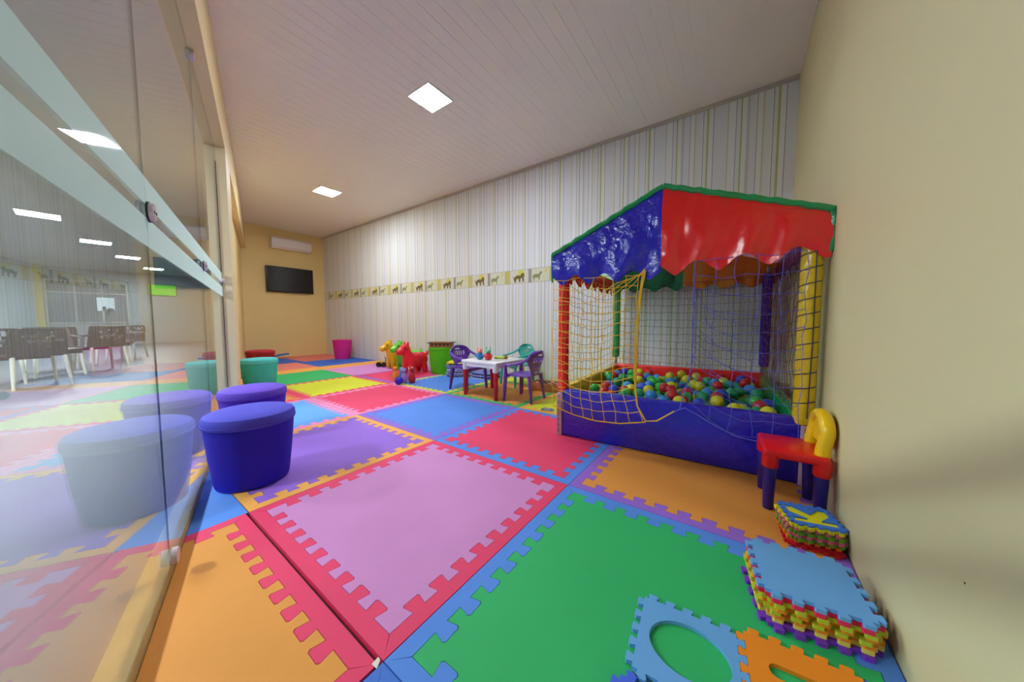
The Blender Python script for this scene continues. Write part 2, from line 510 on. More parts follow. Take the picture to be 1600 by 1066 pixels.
# ================================================================== LAMPS
m_lamp = emit('lamp_diffuser', (244, 248, 255), LAMP_POWER)
m_hlamp = emit('hall_lamp_diffuser', (245, 250, 255), HALL_POWER)
m_white = mat('white_plastic', (232, 232, 228), rough=0.35)
def lamp(x, y, size, m, label, group, z=H):
    t = thing('ceiling_lamp', label, 'lamp', (x, y, z), 0, group)
    h = size / 2
    obj('diffuser', box(bmesh.new(), -h, h, -h, h, -0.009, -0.004), m, t, smooth=0)
    bm = bmesh.new()
    prism(bm, [(-h - .009, -h - .009), (h + .009, -h - .009), (h + .009, h + .009), (-h - .009, h + .009)], -0.0125, 0.0, [[(-h, -h), (h, -h), (h, h), (-h, h)]])
    obj('frame', bm, m_white, t, smooth=0)
lamp(-0.70, 0.605, 0.27, m_lamp, 'square white ceiling lamp nearest the ball pit', 'square lamps on the playroom ceiling')
lamp(-3.66, 1.014, 0.29, m_lamp, 'square white ceiling lamp nearer the air conditioner', 'square lamps on the playroom ceiling')
HL = [(-7.913, -1.677, 'left-most and largest glowing lamp of the row seen through the glass'), (-10.146, -1.049, 'second glowing hall lamp from the left in the row through the glass'),
      (-12.226, -0.467, 'third glowing hall lamp from the left in the row through the glass'), (-14.537, 0.224, 'farthest and smallest glowing lamp of the row, above the green screen')]
for x, y, l in HL: lamp(x, y, 0.42, m_hlamp, l, 'ceiling lamps of the hall behind glass', HH)
for x in (-5.7, -3.5, -1.3):  # unseen lamps added along the row, sending more light through the glass
    lamp(x, -3.87 - 0.2764 * x, 0.42, m_hlamp, 'unseen square hall ceiling lamp added nearer than the row seen through the glass', 'ceiling lamps of the hall behind glass', HH)

# ================================================================== WALL FITTINGS
# frieze pasted on the striped wall
m_fr = mat('frieze_paper', (208, 210, 196), rough=0.5)
fr = obj('wallpaper_frieze', box(bmesh.new(), XE, XR, YW - 0.002, YW - 0.0002, 1.335, 1.522), m_fr, smooth=0)
tag(fr, 'printed wallpaper frieze of small animals running along the striped wall', 'wallpaper border')
def print_part(name, polys, m, lift):
    M = Matrix(((1, 0, 0, 0), (0, 0, -1, YW - 0.002), (0, 1, 0, 0), (0, 0, 0, 1)))
    for p in polys:
        bm = bmesh.new(); prism(bm, p, 0, lift, M=M)
        obj(name, bm, m, fr, smooth=0)
MONKEY = [(-.075, -.06), (-.05, -.06), (-.045, -.02), (-.01, -.01), (.0, -.06), (.022, -.06), (.025, -.015), (.05, .0), (.06, -.06), (.085, -.06), (.08, -.005), (.09, .03), (.08, .055), (.055, .065), (.035, .05), (.03, .03), (-.03, .035), (-.06, .025), (-.08, .0), (-.1, .03), (-.106, .025), (-.09, -.01)]
LAMB = [(-.06, -.06), (-.047, -.06), (-.042, -.025), (.02, -.025), (.025, -.06), (.038, -.06), (.04, -.015), (.055, .02), (.075, .03), (.07, .05), (.05, .06), (.04, .045), (.02, .025), (-.05, .025), (-.07, .01), (-.075, -.02), (-.062, -.02)]
def rect(x0, x1, z0, z1): return [(x0, z0), (x1, z0), (x1, z1), (x0, z1)]
def shift(p, x, z, s=1.0): return [(a * s + x, b * s + z) for a, b in p]
zc = 1.4285
suns, och, bars, mk, lb, yst, cut = [], [], [], [], [], [], []
x = -6.6
k0 = math.ceil((XE + 0.25 + 0.837) / 0.722)
for k in range(-8, 5):
    c = -0.837 + 0.722 * k
    def ok(a, b): return a > XE + 0.005 and b < XR - 0.005
    if ok(c - .1, c + .1): mk.append(shift(MONKEY, c, zc - 0.015)); suns.append([(c + 0.035 + .062 * cos(2 * pi * j / 18), zc + 0.03 + .058 * sin(2 * pi * j / 18)) for j in range(18)])
    if ok(c - .25, c - .14): och.append(rect(c - .245, c - .15, 1.337, 1.52))
    if ok(c + .15, c + .21): bars.append(rect(c + .155, c + .205, 1.337, 1.52))
    if ok(c + .22, c + .38): lb.append(shift(LAMB, c + .295, zc - 0.012)); yst.append(rect(c + .21, c + .46, 1.35, 1.51)); cut.append([(c + .40, 1.44), (c + .44, 1.46), (c + .45, 1.515), (c + .42, 1.50)])
print_part('sun_print', suns, mat('print_yellow', (212, 207, 98)), 0.0006)
print_part('ochre_print', och, mat('print_ochre', (194, 188, 112)), 0.0004)
print_part('grey_print', bars, mat('print_grey', (150, 148, 146)), 0.0004)
print_part('pale_panel_print', yst, mat('print_pale', (208, 213, 186)), 0.0004)
print_part('animal_print', mk, mat('print_brown', (110, 96, 50)), 0.001)
print_part('animal_print', lb, mat('print_khaki', (140, 148, 100)), 0.001)
print_part('leaf_print', cut, mat('print_yellow', (212, 207, 98)), 0.0008)
print_part('edge_print', [rect(XE, XR, 1.335, 1.339), rect(XE, XR, 1.518, 1.522)], mat('print_line', (150, 150, 110)), 0.0008)

# television
t = thing('television', 'black flat television on the yellow end wall below the air conditioner', 'television', (XE, 1.50, 1.46))
m_tv = mat('tv_bezel', (18, 14, 18), rough=0.3)
obj('casing', box(bmesh.new(), 0.03, 0.075, -0.46, 0.46, 0, 0.56, 0.006), m_tv, t)
obj('screen', box(bmesh.new(), 0.075, 0.077, -0.447, 0.447, 0.025, 0.547), mat('tv_screen', (14, 8, 12), rough=0.12), t, smooth=0)
obj('wall_mount', box(bmesh.new(), 0.0, 0.03, -0.15, 0.15, 0.15, 0.42), m_tv, t, smooth=0)
# air conditioner
t = thing('air_conditioner', 'white split air conditioner high on the yellow end wall', 'air conditioner', (XE, 1.52, 2.40))
bm = bmesh.new()
prof = [(0, 0.02), (0.13, 0.0), (0.19, 0.05), (0.2, 0.2), (0.17, 0.24), (0, 0.24)]
Mx = Matrix(((1, 0, 0, 0), (0, 0, 1, 0), (0, 1, 0, 0), (0, 0, 0, 1)))
prism(bm, prof, -0.38, 0.38, M=Mx)
m_ac = mat('ac_white', (226, 222, 226), rough=0.35)
obj('body', bm, m_ac, t, smooth=25)
obj('air_flap', box(bmesh.new(), 0.135, 0.195, -0.34, 0.34, 0.012, 0.02, M=Matrix.Rotation(-0.5, 4, 'Y') @ Matrix.Translation((0.0, 0, 0.06))), mat('ac_flap', (205, 202, 206), rough=0.4), t, smooth=0)
obj('end_cap', box(bmesh.new(), 0.0, 0.19, -0.386, -0.381, 0.03, 0.235), m_ac, t, smooth=0)
obj('end_cap', box(bmesh.new(), 0.0, 0.19, 0.381, 0.386, 0.03, 0.235), m_ac, t, smooth=0)

# ================================================================== FLOOR MATS
FC = {'pink': (206, 138, 202), 'red': (232, 62, 108), 'orange': (226, 152, 66), 'green': (44, 180, 104), 'blue': (84, 140, 232),
      'deepblue': (66, 118, 214), 'purple': (150, 104, 214), 'yellow': (214, 222, 46), 'lightblue': (96, 164, 240), 'salmon': (236, 132, 122),
      'lilac': (208, 142, 212), 'rosepink': (236, 140, 190), 'borange': (238, 170, 82), 'royal': (48, 104, 206)}
def edge_teeth(d, dep, n, bw, tw, L=1.0):
    pts = [(d, d)]
    e0 = d + dep + 0.008
    pitch = (L - 2 * e0) / n
    for k in range(n):
        c = e0 + pitch * (k + 0.5)
        r = 0.006
        pts += [(c - bw, d), (c - tw, d + dep - r), (c - tw + r, d + dep), (c + tw - r, d + dep), (c + tw, d + dep - r), (c + bw, d)]
    return pts
def rot4(p, k, L=1.0):
    x, y = p
    for _ in range(k): x, y = L - y, x
    return (x, y)
D0, DEP, NT = 0.046, 0.040, 9
STRIP = [(0, 0), (1, 0), (1 - D0, D0)] + list(reversed(edge_teeth(D0, DEP, NT, 0.019, 0.0265)))
gg = 0.0016
CENTRE = []
for k in range(4): CENTRE += [rot4(p, k) for p in edge_teeth(D0 + gg, DEP, NT, 0.019 + gg, 0.0265 + gg)]
def shrink(p, g=0.0015): return [(0.5 + (x - 0.5) * (1 - 2 * g), max(y, g) if y < 0.5 else y) for x, y in p]
CACHE = {}
def mat_meshes():
    if 'c' not in CACHE:
        CACHE['c'] = mesh_from(prism(bmesh.new(), CENTRE, -0.02, 0.0), 'mat_centre', 0)
        for k in range(4):
            CACHE[k] = mesh_from(prism(bmesh.new(), [rot4(p, k) for p in shrink(STRIP)], -0.02, 0.0), 'mat_border', 0)
    return CACHE
def clipped(me, x0, y0, planes):
    bm = bmesh.new(); bm.from_mesh(me)
    for co, no in planes:
        lc = Vector((co[0] - x0, co[1] - y0, 0))
        r = bmesh.ops.bisect_plane(bm, geom=bm.verts[:] + bm.edges[:] + bm.faces[:], dist=1e-5, plane_co=lc, plane_no=Vector(no), clear_outer=True)
        ed = [e for e in bm.edges if e.is_boundary]
        if ed: bmesh.ops.holes_fill(bm, edges=ed, sides=0)
    if len(bm.faces) < 3:
        bm.free(); return None
    return mesh_from(bm, me.name + '_cut', 0)
P_GLASS = (gp(0, 0.004), (-GNRM.x, -GNRM.y, 0))
P_BACK = ((0, YW - 0.004), (0, 1, 0)); P_RIGHT = ((XR - 0.004, 0), (1, 0, 0)); P_END = ((XE + 0.004, 0), (-1, 0, 0))
def floor_mat(x0, y0, c, b, label, planes=(), strips=(0, 1, 2, 3), rz=0.0):
    C = mat_meshes()
    t = thing('floor_mat', label, 'floor mat', (x0, y0, 0.0), rz, 'large interlocking foam floor mats')
    items = [('centre_panel', C['c'], c)] + [('border_strip', C[k], b) for k in range(4)]
    for nm, me, colr in items:
        m2 = clipped(me, x0, y0, planes) if planes else me
        if m2 is None: continue
        o = obj(nm, m2, None, t)
        if planes: m2.materials.append(foam(colr, FC[colr]))
        else:
            if len(me.materials) == 0: me.materials.append(foam(colr, FC[colr]))
            o.material_slots[0].link = 'OBJECT'; o.material_slots[0].material = foam(colr, FC[colr])
    return t
G = [P_GLASS]
floor_mat(0, -1, 'pink', 'red', 'large mauve pink foam floor mat with crimson border in the foreground')
floor_mat(1, -1, 'green', 'blue', 'large green foam floor mat with blue border under the loose puzzle tiles', [P_RIGHT])
floor_mat(-1, -1, 'purple', 'borange', 'purple foam floor mat with orange border beside the blue pouf', G)
floor_mat(-2, -1, 'lightblue', 'rosepink', 'light blue foam floor mat with pink border behind the purple pouf', G)
floor_mat(-3, -1, 'orange', 'red', 'orange foam floor mat with red border behind the purple pouf', G)
floor_mat(-4, -1, 'borange', 'orange', 'sliver of orange foam floor mat beside the teal pouf', G)
floor_mat(-0.004, -2.010, 'orange', 'red', 'orange foam floor mat with crimson border cut along the glass wall', G)

floor_mat(1, -2, 'deepblue', 'deepblue', 'blue foam floor mat at the bottom edge, corner showing beside green mat', G + [P_RIGHT])
floor_mat(0, 0, 'red', 'blue', 'crimson foam floor mat with blue border at the ball pit corner')
floor_mat(1, 0, 'orange', 'purple', 'orange foam floor mat with purple border in front of the ball pit', [P_RIGHT])
floor_mat(-1, 0, 'blue', 'purple', 'blue foam floor mat with purple border in front of the white table')
floor_mat(-2, 0, 'red', 'rosepink', 'crimson foam floor mat with pink border in front of the bowling pins')
floor_mat(-3, 0, 'yellow', 'red', 'bright yellow foam floor mat with red border in the middle of the room')
floor_mat(-4, 0, 'green', 'green', 'green foam floor mat beyond the yellow mat', G)
floor_mat(-1, 1, 'orange', 'green', 'brownish orange foam floor mat with green border under the white table')
floor_mat(0, 1, 'yellow', 'borange', 'yellow foam floor mat with orange border left of the ball pit')
floor_mat(1, 1, 'green', 'blue', 'foam floor mat lying underneath the ball pit', [P_RIGHT])
floor_mat(-2, 1, 'blue', 'yellow', 'blue foam floor mat with yellow border in front of the green bucket')
floor_mat(-3, 1, 'red', 'purple', 'red foam floor mat with purple border under the inflatable horses')
floor_mat(-4, 1, 'lilac', 'rosepink', 'lilac foam floor mat beside the yellow horse')
far = [P_END, P_BACK]
def strip_mat(x0, x1, y0, y1, c, label, planes=()):
    me = mesh_from(prism(bmesh.new(), [(0.002, 0.002), (x1 - x0 - 0.002, 0.002), (x1 - x0 - 0.002, y1 - y0 - 0.002), (0.002, y1 - y0 - 0.002)], -0.02, -0.001), 'mat_strip', 0)
    if planes:
        me = clipped(me, x0, y0, planes)
    o = obj('floor_mat', me, foam(c, FC[c]), None, (x0, y0, 0), smooth=0)
    tag(o, label, 'floor mat', 'large interlocking foam floor mats')
strip_mat(-4.42, -4.0, 0.0, YW, 'borange', 'narrow orange foam strip across the floor beyond the green mat', G + [P_BACK])
strip_mat(-5.42, -4.42, 0.15, 1.12, 'salmon', 'salmon foam floor mat beside the dark red pouf', G)
strip_mat(-5.42, -4.42, 1.12, YW, 'royal', 'deep blue foam floor mat under the magenta bucket', [P_BACK])
strip_mat(-6.42, -5.42, 0.35, 1.25, 'royal', 'blue foam floor mat near the end wall', G)
strip_mat(-6.42, -5.42, 1.25, YW, 'salmon', 'salmon foam floor mat against the end wall corner', [P_BACK])
strip_mat(XE, -6.42, 0.6, YW, 'salmon', 'narrow red foam strip along the foot of the end wall', far + G)
for k, (c, l) in enumerate([('yellow', 'thin yellow foam strip along the wall behind the white table'), ('salmon', 'thin salmon foam strip along the wall behind the green bucket'), ('lilac', 'thin lilac foam strip along the wall behind the horses'), ('borange', 'thin orange foam strip along the wall left of the yellow horse'), ]):
    strip_mat(-1 - k, 0 - k, 2.0, YW, c, l, [P_BACK])
strip_mat(0, 1, 2.0, YW, 'yellow', 'thin foam strip along the wall behind the ball pit corner', [P_BACK])
strip_mat(-1, 0, -2, -1, 'blue', 'plain blue wedge of foam floor mat under the blue pouf', G)
bm = bmesh.new()
tube(bm, [(-6.62, 0.95, 0.01), (-6.55, 1.05, 0.04), (-6.5, 1.2, 0.075), (-6.47, 1.35, 0.09)], [0.012, 0.05, 0.06, 0.05], n=8, flat=0.16, up=(0, 1, 0.4))
tag(obj('curled_mat_edge', bm, foam('royal', FC['royal'])), 'curled up blue foam edging lying at the foot of the end wall', 'foam edging')

# ================================================================== BALL PIT
from mathutils import noise as mnoise
PO, PR, PW, PD = Vector((0.625, 0.60, 0.0)), radians(3.2), 1.335, 1.49
pit = thing('ball_pit', 'ball pit with padded panels, colourful poles, nets and blue and red canopy', 'ball pit', PO, PR)
def vinyl(name, rgb, rough=0.2, bump=1.0, bscale=22):
    return mat('vinyl_' + name, rgb, rough=rough, bump=bump, bscale=bscale, spec=0.7)
def sheer(name, rgb, fac):
    m = vinyl(name, rgb)
    nt = m.node_tree; b = nt.nodes['Principled BSDF']
    tl = nt.nodes.new('ShaderNodeBsdfTranslucent'); tl.inputs[0].default_value = lin(rgb)
    mx = nt.nodes.new('ShaderNodeMixShader'); mx.inputs[0].default_value = fac
    nt.links.new(b.outputs[0], mx.inputs[1]); nt.links.new(tl.outputs[0], mx.inputs[2])
    nt.links.new(mx.outputs[0], nt.nodes['Material Output'].inputs[0])
    return m
V = {'blue': vinyl('blue', (40, 34, 196)), 'red': vinyl('red', (240, 34, 36), 0.24, 0.7, 9), 'green': vinyl('green', (22, 150, 84)), 'yellow': vinyl('yellow', (226, 190, 24)),
     'orange': sheer('orange', (232, 136, 20), 0.3), 'navy': vinyl('navy', (30, 26, 150)), 'dgreen': sheer('dgreen', (18, 118, 74), 0.3)}
T = 0.06
def pad(name, x0, x1, y0, y1, z1, m):
    return obj(name, box(bmesh.new(), x0, x1, y0, y1, 0.0, z1, 0.014, 3), m, pit)
pad('front_panel', 0.035, PW - 0.03, 0.0, T, 0.335, V['blue'])
pad('back_panel', 0.03, PW - 0.03, PD - T, PD, 0.355, V['red'])
pad('side_panel', 0.0, T, T + 0.002, PD - T - 0.002, 0.345, V['yellow'])
pad('side_panel', PW - T, PW, T + 0.002, PD - T - 0.002, 0.345, V['green'])
obj('pit_base', box(bmesh.new(), T, PW - T, T, PD - T, 0.0, 0.20), vinyl('base', (176, 24, 44)), pit, smooth=0)
m_plate = mat('corner_plate', (190, 158, 184), rough=0.5)
m_lace = mat('corner_lace', (90, 70, 96), rough=0.6)
for px_ in (0.0, PW - 0.03):
    pl = obj('corner_plate', box(bmesh.new(), px_ - 0.004, px_ + 0.034, -0.006, 0.05, 0.0, 0.30, 0.003), m_plate, pit)
    bm = bmesh.new()
    for k in range(7): box(bm, px_ + 0.009, px_ + 0.013, -0.0085, -0.006, 0.02 + k * 0.04, 0.045 + k * 0.04)
    obj('lacing', bm, m_lace, pl, smooth=0)
m_pole = mat('pole_steel', (150, 150, 155), rough=0.35, metal=0.8)
for (x, y, z0, z1, c, r) in ((0.03, 0.03, 0.31, 1.2, 'red', 0.037), (PW - 0.025, 0.02, 0.30, 1.22, 'yellow', 0.042), (0.03, PD - 0.03, 0.42, 1.22, 'green', 0.037), (PW - 0.03, PD - 0.03, 0.41, 1.22, 'blue', 0.037)):
    pp = obj('pole', tube(bmesh.new(), [(x, y, 0.3), (x, y, 1.28)], 0.012, 10), m_pole, pit)
    obj('foam_sleeve', lathe(bmesh.new(), [(r * 0.6, z0), (r * 0.9, z0 + 0.006), (r, z0 + 0.025), (r, z1 - 0.01), (r * 0.8, z1)], 18, (x, y, 0)), V[c], pp)

XA, ZA = 0.655, 1.575                       # apex
def roofz(x): return 1.265 + (ZA - 1.265) * (x + 0.03) / (XA + 0.03) if x <= XA else ZA + (1.315 - ZA) * (x - XA) / (PW + 0.03 - XA)
def scallop(x, ph, per, base, amp): return base - amp * (0.55 * cos(2 * pi * (x - ph) / per) + 0.45 * (1 - 2 * abs(sin(pi * (x - ph) / per))))
def cloth(name, x0, x1, y, zt, zb, m, nu=80, nv=24, wr=0.02, axis='x', bulge=0.0, sgn=-1):
    bm = bmesh.new()
    g = []
    for side in (0, 1):
        rows = []
        for i in range(nu + 1):
            u = i / nu; s = x0 + (x1 - x0) * u
            col_ = []
            for j in range(nv + 1):
                v = j / nv
                z = zt(s) + (zb(s) - zt(s)) * v
                w = mnoise.noise(Vector((s * 7, z * 4, y * 3))) * wr + mnoise.noise(Vector((s * 19, z * 9, 5 + y))) * wr * 0.5
                w += sin(s * 30 + 5 * mnoise.noise(Vector((s * 3, z * 2, 1)))) * wr * 0.8 * v
                off = sgn * (bulge * sin(pi * min(1, v * 0.9)) + 0.0) + w * (0.2 + 0.8 * v) + side * 0.002
                p = Vector((s, y + off, z)) if axis == 'x' else Vector((y + off, s, z))
                col_.append(bm.verts.new(p))
            rows.append(col_)
        g.append(rows)
    for side in (0, 1):
        for i in range(nu):
            for j in range(nv):
                a = g[side]
                bm.faces.new([a[i][j], a[i + 1][j], a[i + 1][j + 1], a[i][j + 1]])
    for i in range(nu):
        bm.faces.new([g[0][i][nv], g[0][i + 1][nv], g[1][i + 1][nv], g[1][i][nv]])
        bm.faces.new([g[0][i][0], g[0][i + 1][0], g[1][i + 1][0], g[1][i][0]])
    for j in range(nv):
        for i in (0, nu):
            bm.faces.new([g[0][i][j], g[0][i][j + 1], g[1][i][j + 1], g[1][i][j]])
    return obj(name, bm, m, pit, smooth=60)
cloth('canopy_front', -0.03, XA, -0.03, roofz, lambda x: scallop(x, 0.045, 0.185, 1.083, 0.032), V['blue'], bulge=0.02)
cloth('canopy_front', XA, PW + 0.03, -0.03, roofz, lambda x: scallop(x, 0.73, 0.208, 1.10 + 0.05 * (x - XA), 0.034), V['red'], bulge=0.02)
cloth('canopy_back', -0.03, XA, PD + 0.02, roofz, lambda x: scallop(x, 0.0, 0.2, 1.135, 0.025), V['dgreen'], nu=40, nv=8, sgn=1)
cloth('canopy_back', XA, PW + 0.03, PD + 0.02, roofz, lambda x: scallop(x, 0.0, 0.2, 1.135, 0.025), V['orange'], nu=40, nv=8, sgn=1)
cloth('canopy_side', -0.03, PD + 0.02, -0.035, lambda s: 1.265, lambda s: scallop(s, 0.1, 0.2, 1.12, 0.03), V['red'], nu=60, nv=8, axis='y', wr=0.006)
cloth('canopy_side', -0.03, PD + 0.02, PW + 0.028, lambda s: 1.315, lambda s: scallop(s, 0.1, 0.2, 1.16, 0.03), V['navy'], nu=60, nv=8, axis='y', wr=0.004)
def roof(name, xa, xb, m):
    bm = bmesh.new(); n1, n2 = 16, 24
    for lift in (0.0,):
        gr = [[bm.verts.new(Vector((xa + (xb - xa) * i / n1, -0.03 + (PD + 0.05) * j / n2, roofz(xa + (xb - xa) * i / n1) + lift - 0.018 * sin(pi * i / n1) * sin(pi * j / n2) + mnoise.noise(Vector((i * .4, j * .4, xa))) * 0.006 * sin(pi * i / n1)))) for j in range(n2 + 1)] for i in range(n1 + 1)]
        for i in range(n1):
            for j in range(n2): bm.faces.new([gr[i][j], gr[i + 1][j], gr[i + 1][j + 1], gr[i][j + 1]])
    return obj(name, bm, m, pit, smooth=60)
roof('canopy_roof', -0.03, XA, sheer('roof_green', (180, 238, 212), 0.75)); roof('canopy_roof', XA, PW + 0.03, sheer('roof_pink', (250, 180, 220), 0.75))
bm = bmesh.new()
def trim_line(xa, xb, y):
    pts = []
    for i in range(25):
        x = xa + (xb - xa) * i / 24
        pts.append((x, y + 0.004 * sin(i * 1.7), roofz(x) + 0.004 + 0.003 * sin(i * 2.3)))
    return pts
tube(bm, trim_line(-0.034, XA, -0.032), 0.016, 8); tube(bm, trim_line(XA, PW + 0.03, -0.032), 0.016, 8)
tube(bm, [(PW + 0.03, -0.03, 1.325), (PW + 0.031, -0.025, 1.22), (PW + 0.03, -0.03, 1.13)], [0.014, 0.012, 0.009], 8)
tube(bm, [(-0.034, -0.03, 1.27), (-0.036, -0.028, 1.17), (-0.034, -0.03, 1.08)], [0.012, 0.009, 0.007], 8)
obj('canopy_piping', bm, V['green'], pit)

# nets
def net(name, fn, nu, nv, r, m, seg=5, n=4, parent=None):
    bm = bmesh.new()
    for i in range(nu + 1):
        tube(bm, [fn(i / nu, j / (nv * 2)) for j in range(nv * 2 + 1)], r, n, cap=False)
    for j in range(nv + 1):
        tube(bm, [fn(i / (nu * 2), j / nv) for i in range(nu * 2 + 1)], r, n, cap=False)
    return obj(name, bm, m, parent or pit, smooth=80)
m_ny = mat('net_yellow', (232, 186, 44), rough=0.6)
m_nb = mat('net_blue', (92, 96, 220), rough=0.6)
m_nd = mat('net_dark', (52, 50, 78), rough=0.7)
m_nr = mat('net_crimson', (120, 44, 66), rough=0.7)
def jit(x, z, s, a): return mnoise.noise(Vector((x * 9 + s, z * 9, s))) * a
def f_yel(u, v):
    x = -0.012 + 0.545 * u
    zt = 1.09
    zb = 0.215 - 0.05 * sin(pi * min(1, u * 0.9))
    z = zt + (zb - zt) * v - 0.03 * sin(pi * u) * sin(pi * v) + jit(x, v, 2, 0.016)
    return Vector((x + jit(z, u, 4, 0.014) + 0.05 * u * max(0, v - 0.8) / 0.2, -0.045 - 0.02 * sin(pi * v) - 0.02 * (v > 0.75) * sin(pi * u) + jit(x, z, 7, 0.012), z))
net('front_net', f_yel, 8, 13, 0.0023, m_ny)
bm = bmesh.new()
tube(bm, [(0.575, -0.05, 1.11), (0.555, -0.05, 1.0), (0.542, -0.05, 0.8), (0.537, -0.052, 0.55), (0.535, -0.055, 0.42), (0.55, -0.06, 0.30), (0.60, -0.06, 0.215), (0.66, -0.055, 0.225), (0.75, -0.045, 0.295)], [0.006, 0.006, 0.006, 0.006, 0.006, 0.005, 0.005, 0.005, 0.004], 6)
tube(bm, [(0.56, -0.05, 1.10), (0.545, -0.05, 0.97), (0.525, -0.05, 0.75), (0.525, -0.052, 0.45)], 0.003, 6)
tube(bm, [(-0.012, -0.05, 0.22), (0.06, -0.06, 0.20), (0.15, -0.062, 0.18), (0.30, -0.064, 0.165), (0.45, -0.066, 0.175), (0.60, -0.066, 0.21)], 0.0042, 6)
for k in range(4): tube(bm, [(0.57, -0.05, 1.12 - k * .01), (0.52 - k * 0.04, -0.055, 1.04), (0.45 - k * 0.06, -0.055, 0.98 - k * .01)], 0.0025, 5)
obj('net_cord', bm, m_ny, pit)
def f_blu(u, v):
    x = 0.825 + 0.455 * u
    zt = 1.14
    zb = 0.36 - 0.14 * sin(pi * 0.5 * min(1, u * 1.9))
    z = zt + (zb - zt) * v - 0.03 * sin(pi * u) * sin(pi * v) + jit(x, v, 12, 0.02)
    return Vector((x + jit(z, u, 14, 0.02), -0.045 - 0.02 * sin(pi * v) - 0.015 * (v > 0.7) * sin(pi * u), z))
net('front_net', f_blu, 5, 10, 0.0014, m_nb)
bm = bmesh.new()
tube(bm, [(0.825, -0.045, 1.13), (0.828, -0.05, 0.8), (0.826, -0.05, 0.55), (0.80, -0.055, 0.42), (0.775, -0.055, 0.31)], 0.003, 5)
tube(bm, [(0.75, -0.05, 0.295), (0.80, -0.06, 0.325), (0.86, -0.065, 0.30), (0.94, -0.066, 0.255), (1.04, -0.066, 0.212), (1.15, -0.062, 0.20), (1.30, -0.05, 0.225)], 0.0032, 5)
for k in range(6): tube(bm, [(0.828, -0.05, 0.98 - 0.09 * k), (0.90 + 0.02 * k, -0.04, 0.86 - 0.09 * k), (1.06 + 0.02 * k, -0.035, 0.78 - 0.09 * k)], 0.0013, 4)
obj('net_cord', bm, m_nb, pit)
net('back_net', lambda u, v: Vector((0.05 + (PW - 0.1) * u + jit(v * 2, u, 21, 0.02), PD - 0.055 + jit(u, v, 3, 0.01), 1.2 - 0.86 * v - 0.02 * sin(pi * u) + jit(u * 2, v, 22, 0.015))), 17, 12, 0.0016, m_nd)
net('side_net', lambda u, v: Vector((0.055 + jit(u, v, 31, 0.01), 0.06 + (PD - 0.12) * u + jit(v * 2, u, 33, 0.02), 1.2 - 0.87 * v - 0.06 * sin(pi * u) + jit(u * 2, v, 32, 0.02))), 14, 13, 0.0017, mat('net_olive', (170, 140, 60), rough=0.7))
net('side_net', lambda u, v: Vector((PW - 0.055 + jit(u, v, 41, 0.01), 0.06 + (PD - 0.12) * u + jit(v * 2, u, 43, 0.02), 1.24 - 0.91 * v - 0.05 * sin(pi * u) + jit(u * 2, v, 42, 0.02))), 20, 13, 0.0016, m_nr)
bm = bmesh.new()
def wrap(cx, cy, r, z, a0, a1, tilt, rad):
    tube(bm, [(cx + r * cos(a0 + (a1 - a0) * k / 10), cy + r * sin(a0 + (a1 - a0) * k / 10), z + tilt * k / 10) for k in range(11)], rad, 4)
for k in range(11): wrap(PW - 0.025, 0.02, 0.0435, 0.40 + 0.072 * k, radians(175), radians(320), 0.025, 0.0024)
tube(bm, [(PW - 0.02, -0.025, 0.34), (PW - 0.015, -0.026, 0.7), (PW - 0.018, -0.025, 1.14)], 0.0022, 4)
obj('pole_lashing', bm, m_nd, pit)['kind'] = 'stuff'
bm = bmesh.new()
for k in range(13): wrap(0.03, 0.03, 0.0385, 0.34 + 0.058 * k, radians(180), radians(360), 0.008 - 0.016 * (k % 2), 0.0024)
obj('pole_lashing', bm, m_ny, pit)['kind'] = 'stuff'

# balls
ball_me = mesh_from(sphere(bmesh.new(), (0, 0, 0), 0.038, 16, 10), 'play_ball', 180)
BC = [('yellow', (214, 208, 50)), ('green', (58, 178, 70)), ('royal blue', (40, 76, 214)), ('sky blue', (50, 140, 220)), ('red', (196, 34, 46)), ('emerald green', (30, 150, 100))]
bmats = [plastic('ball_' + n.replace(' ', '_'), c, 0.28) for n, c in BC]
ball_me.materials.append(bmats[0])
Mp = Matrix.Translation(PO) @ Matrix.Rotation(PR, 4, 'Z')
rnd = random.Random(11)
placed = []
def try_ball(x, y, z):
    for p in placed:
        if (p[0] - x) ** 2 + (p[1] - y) ** 2 + (p[2] - z) ** 2 < 0.0752 ** 2: return False
    placed.append((x, y, z)); return True
lo, hx, hy = T + 0.042, PW - T - 0.042, PD - T - 0.042
for _ in range(5000):
    if len(placed) > 165: break
    x, y = rnd.uniform(lo, hx), rnd.uniform(lo, hy)
    if 0.55 < x < 0.95 and y < 0.4 and rnd.random() < 0.7: continue
    try_ball(x, y, 0.2385)
base = list(placed)
for _ in range(9000):
    if len(placed) > 248: break
    x, y = rnd.uniform(lo, hx), rnd.uniform(lo, hy)
    near = sorted(((p[0] - x) ** 2 + (p[1] - y) ** 2) ** 0.5 for p in base)[:3]
    if near[2] < 0.074 or (near[1] < 0.063):
        z = 0.2385 + math.sqrt(max(0.0, 0.0762 ** 2 - near[0] ** 2))
        if z > 0.26: try_ball(x, y, z)
for k, (x, y, z) in enumerate(placed):
    ci = rnd.choices(range(6), [18, 24, 16, 16, 12, 10])[0]
    o = bpy.data.objects.new('play_ball', ball_me); COL.objects.link(o)
    o.location = Mp @ Vector((x, y, z))
    o.material_slots[0].link = 'OBJECT'; o.material_slots[0].material = bmats[ci]
    tag(o, '%s plastic play ball lying in the ball pit' % BC[ci][0], 'ball', '%s balls in the ball pit' % BC[ci][0])

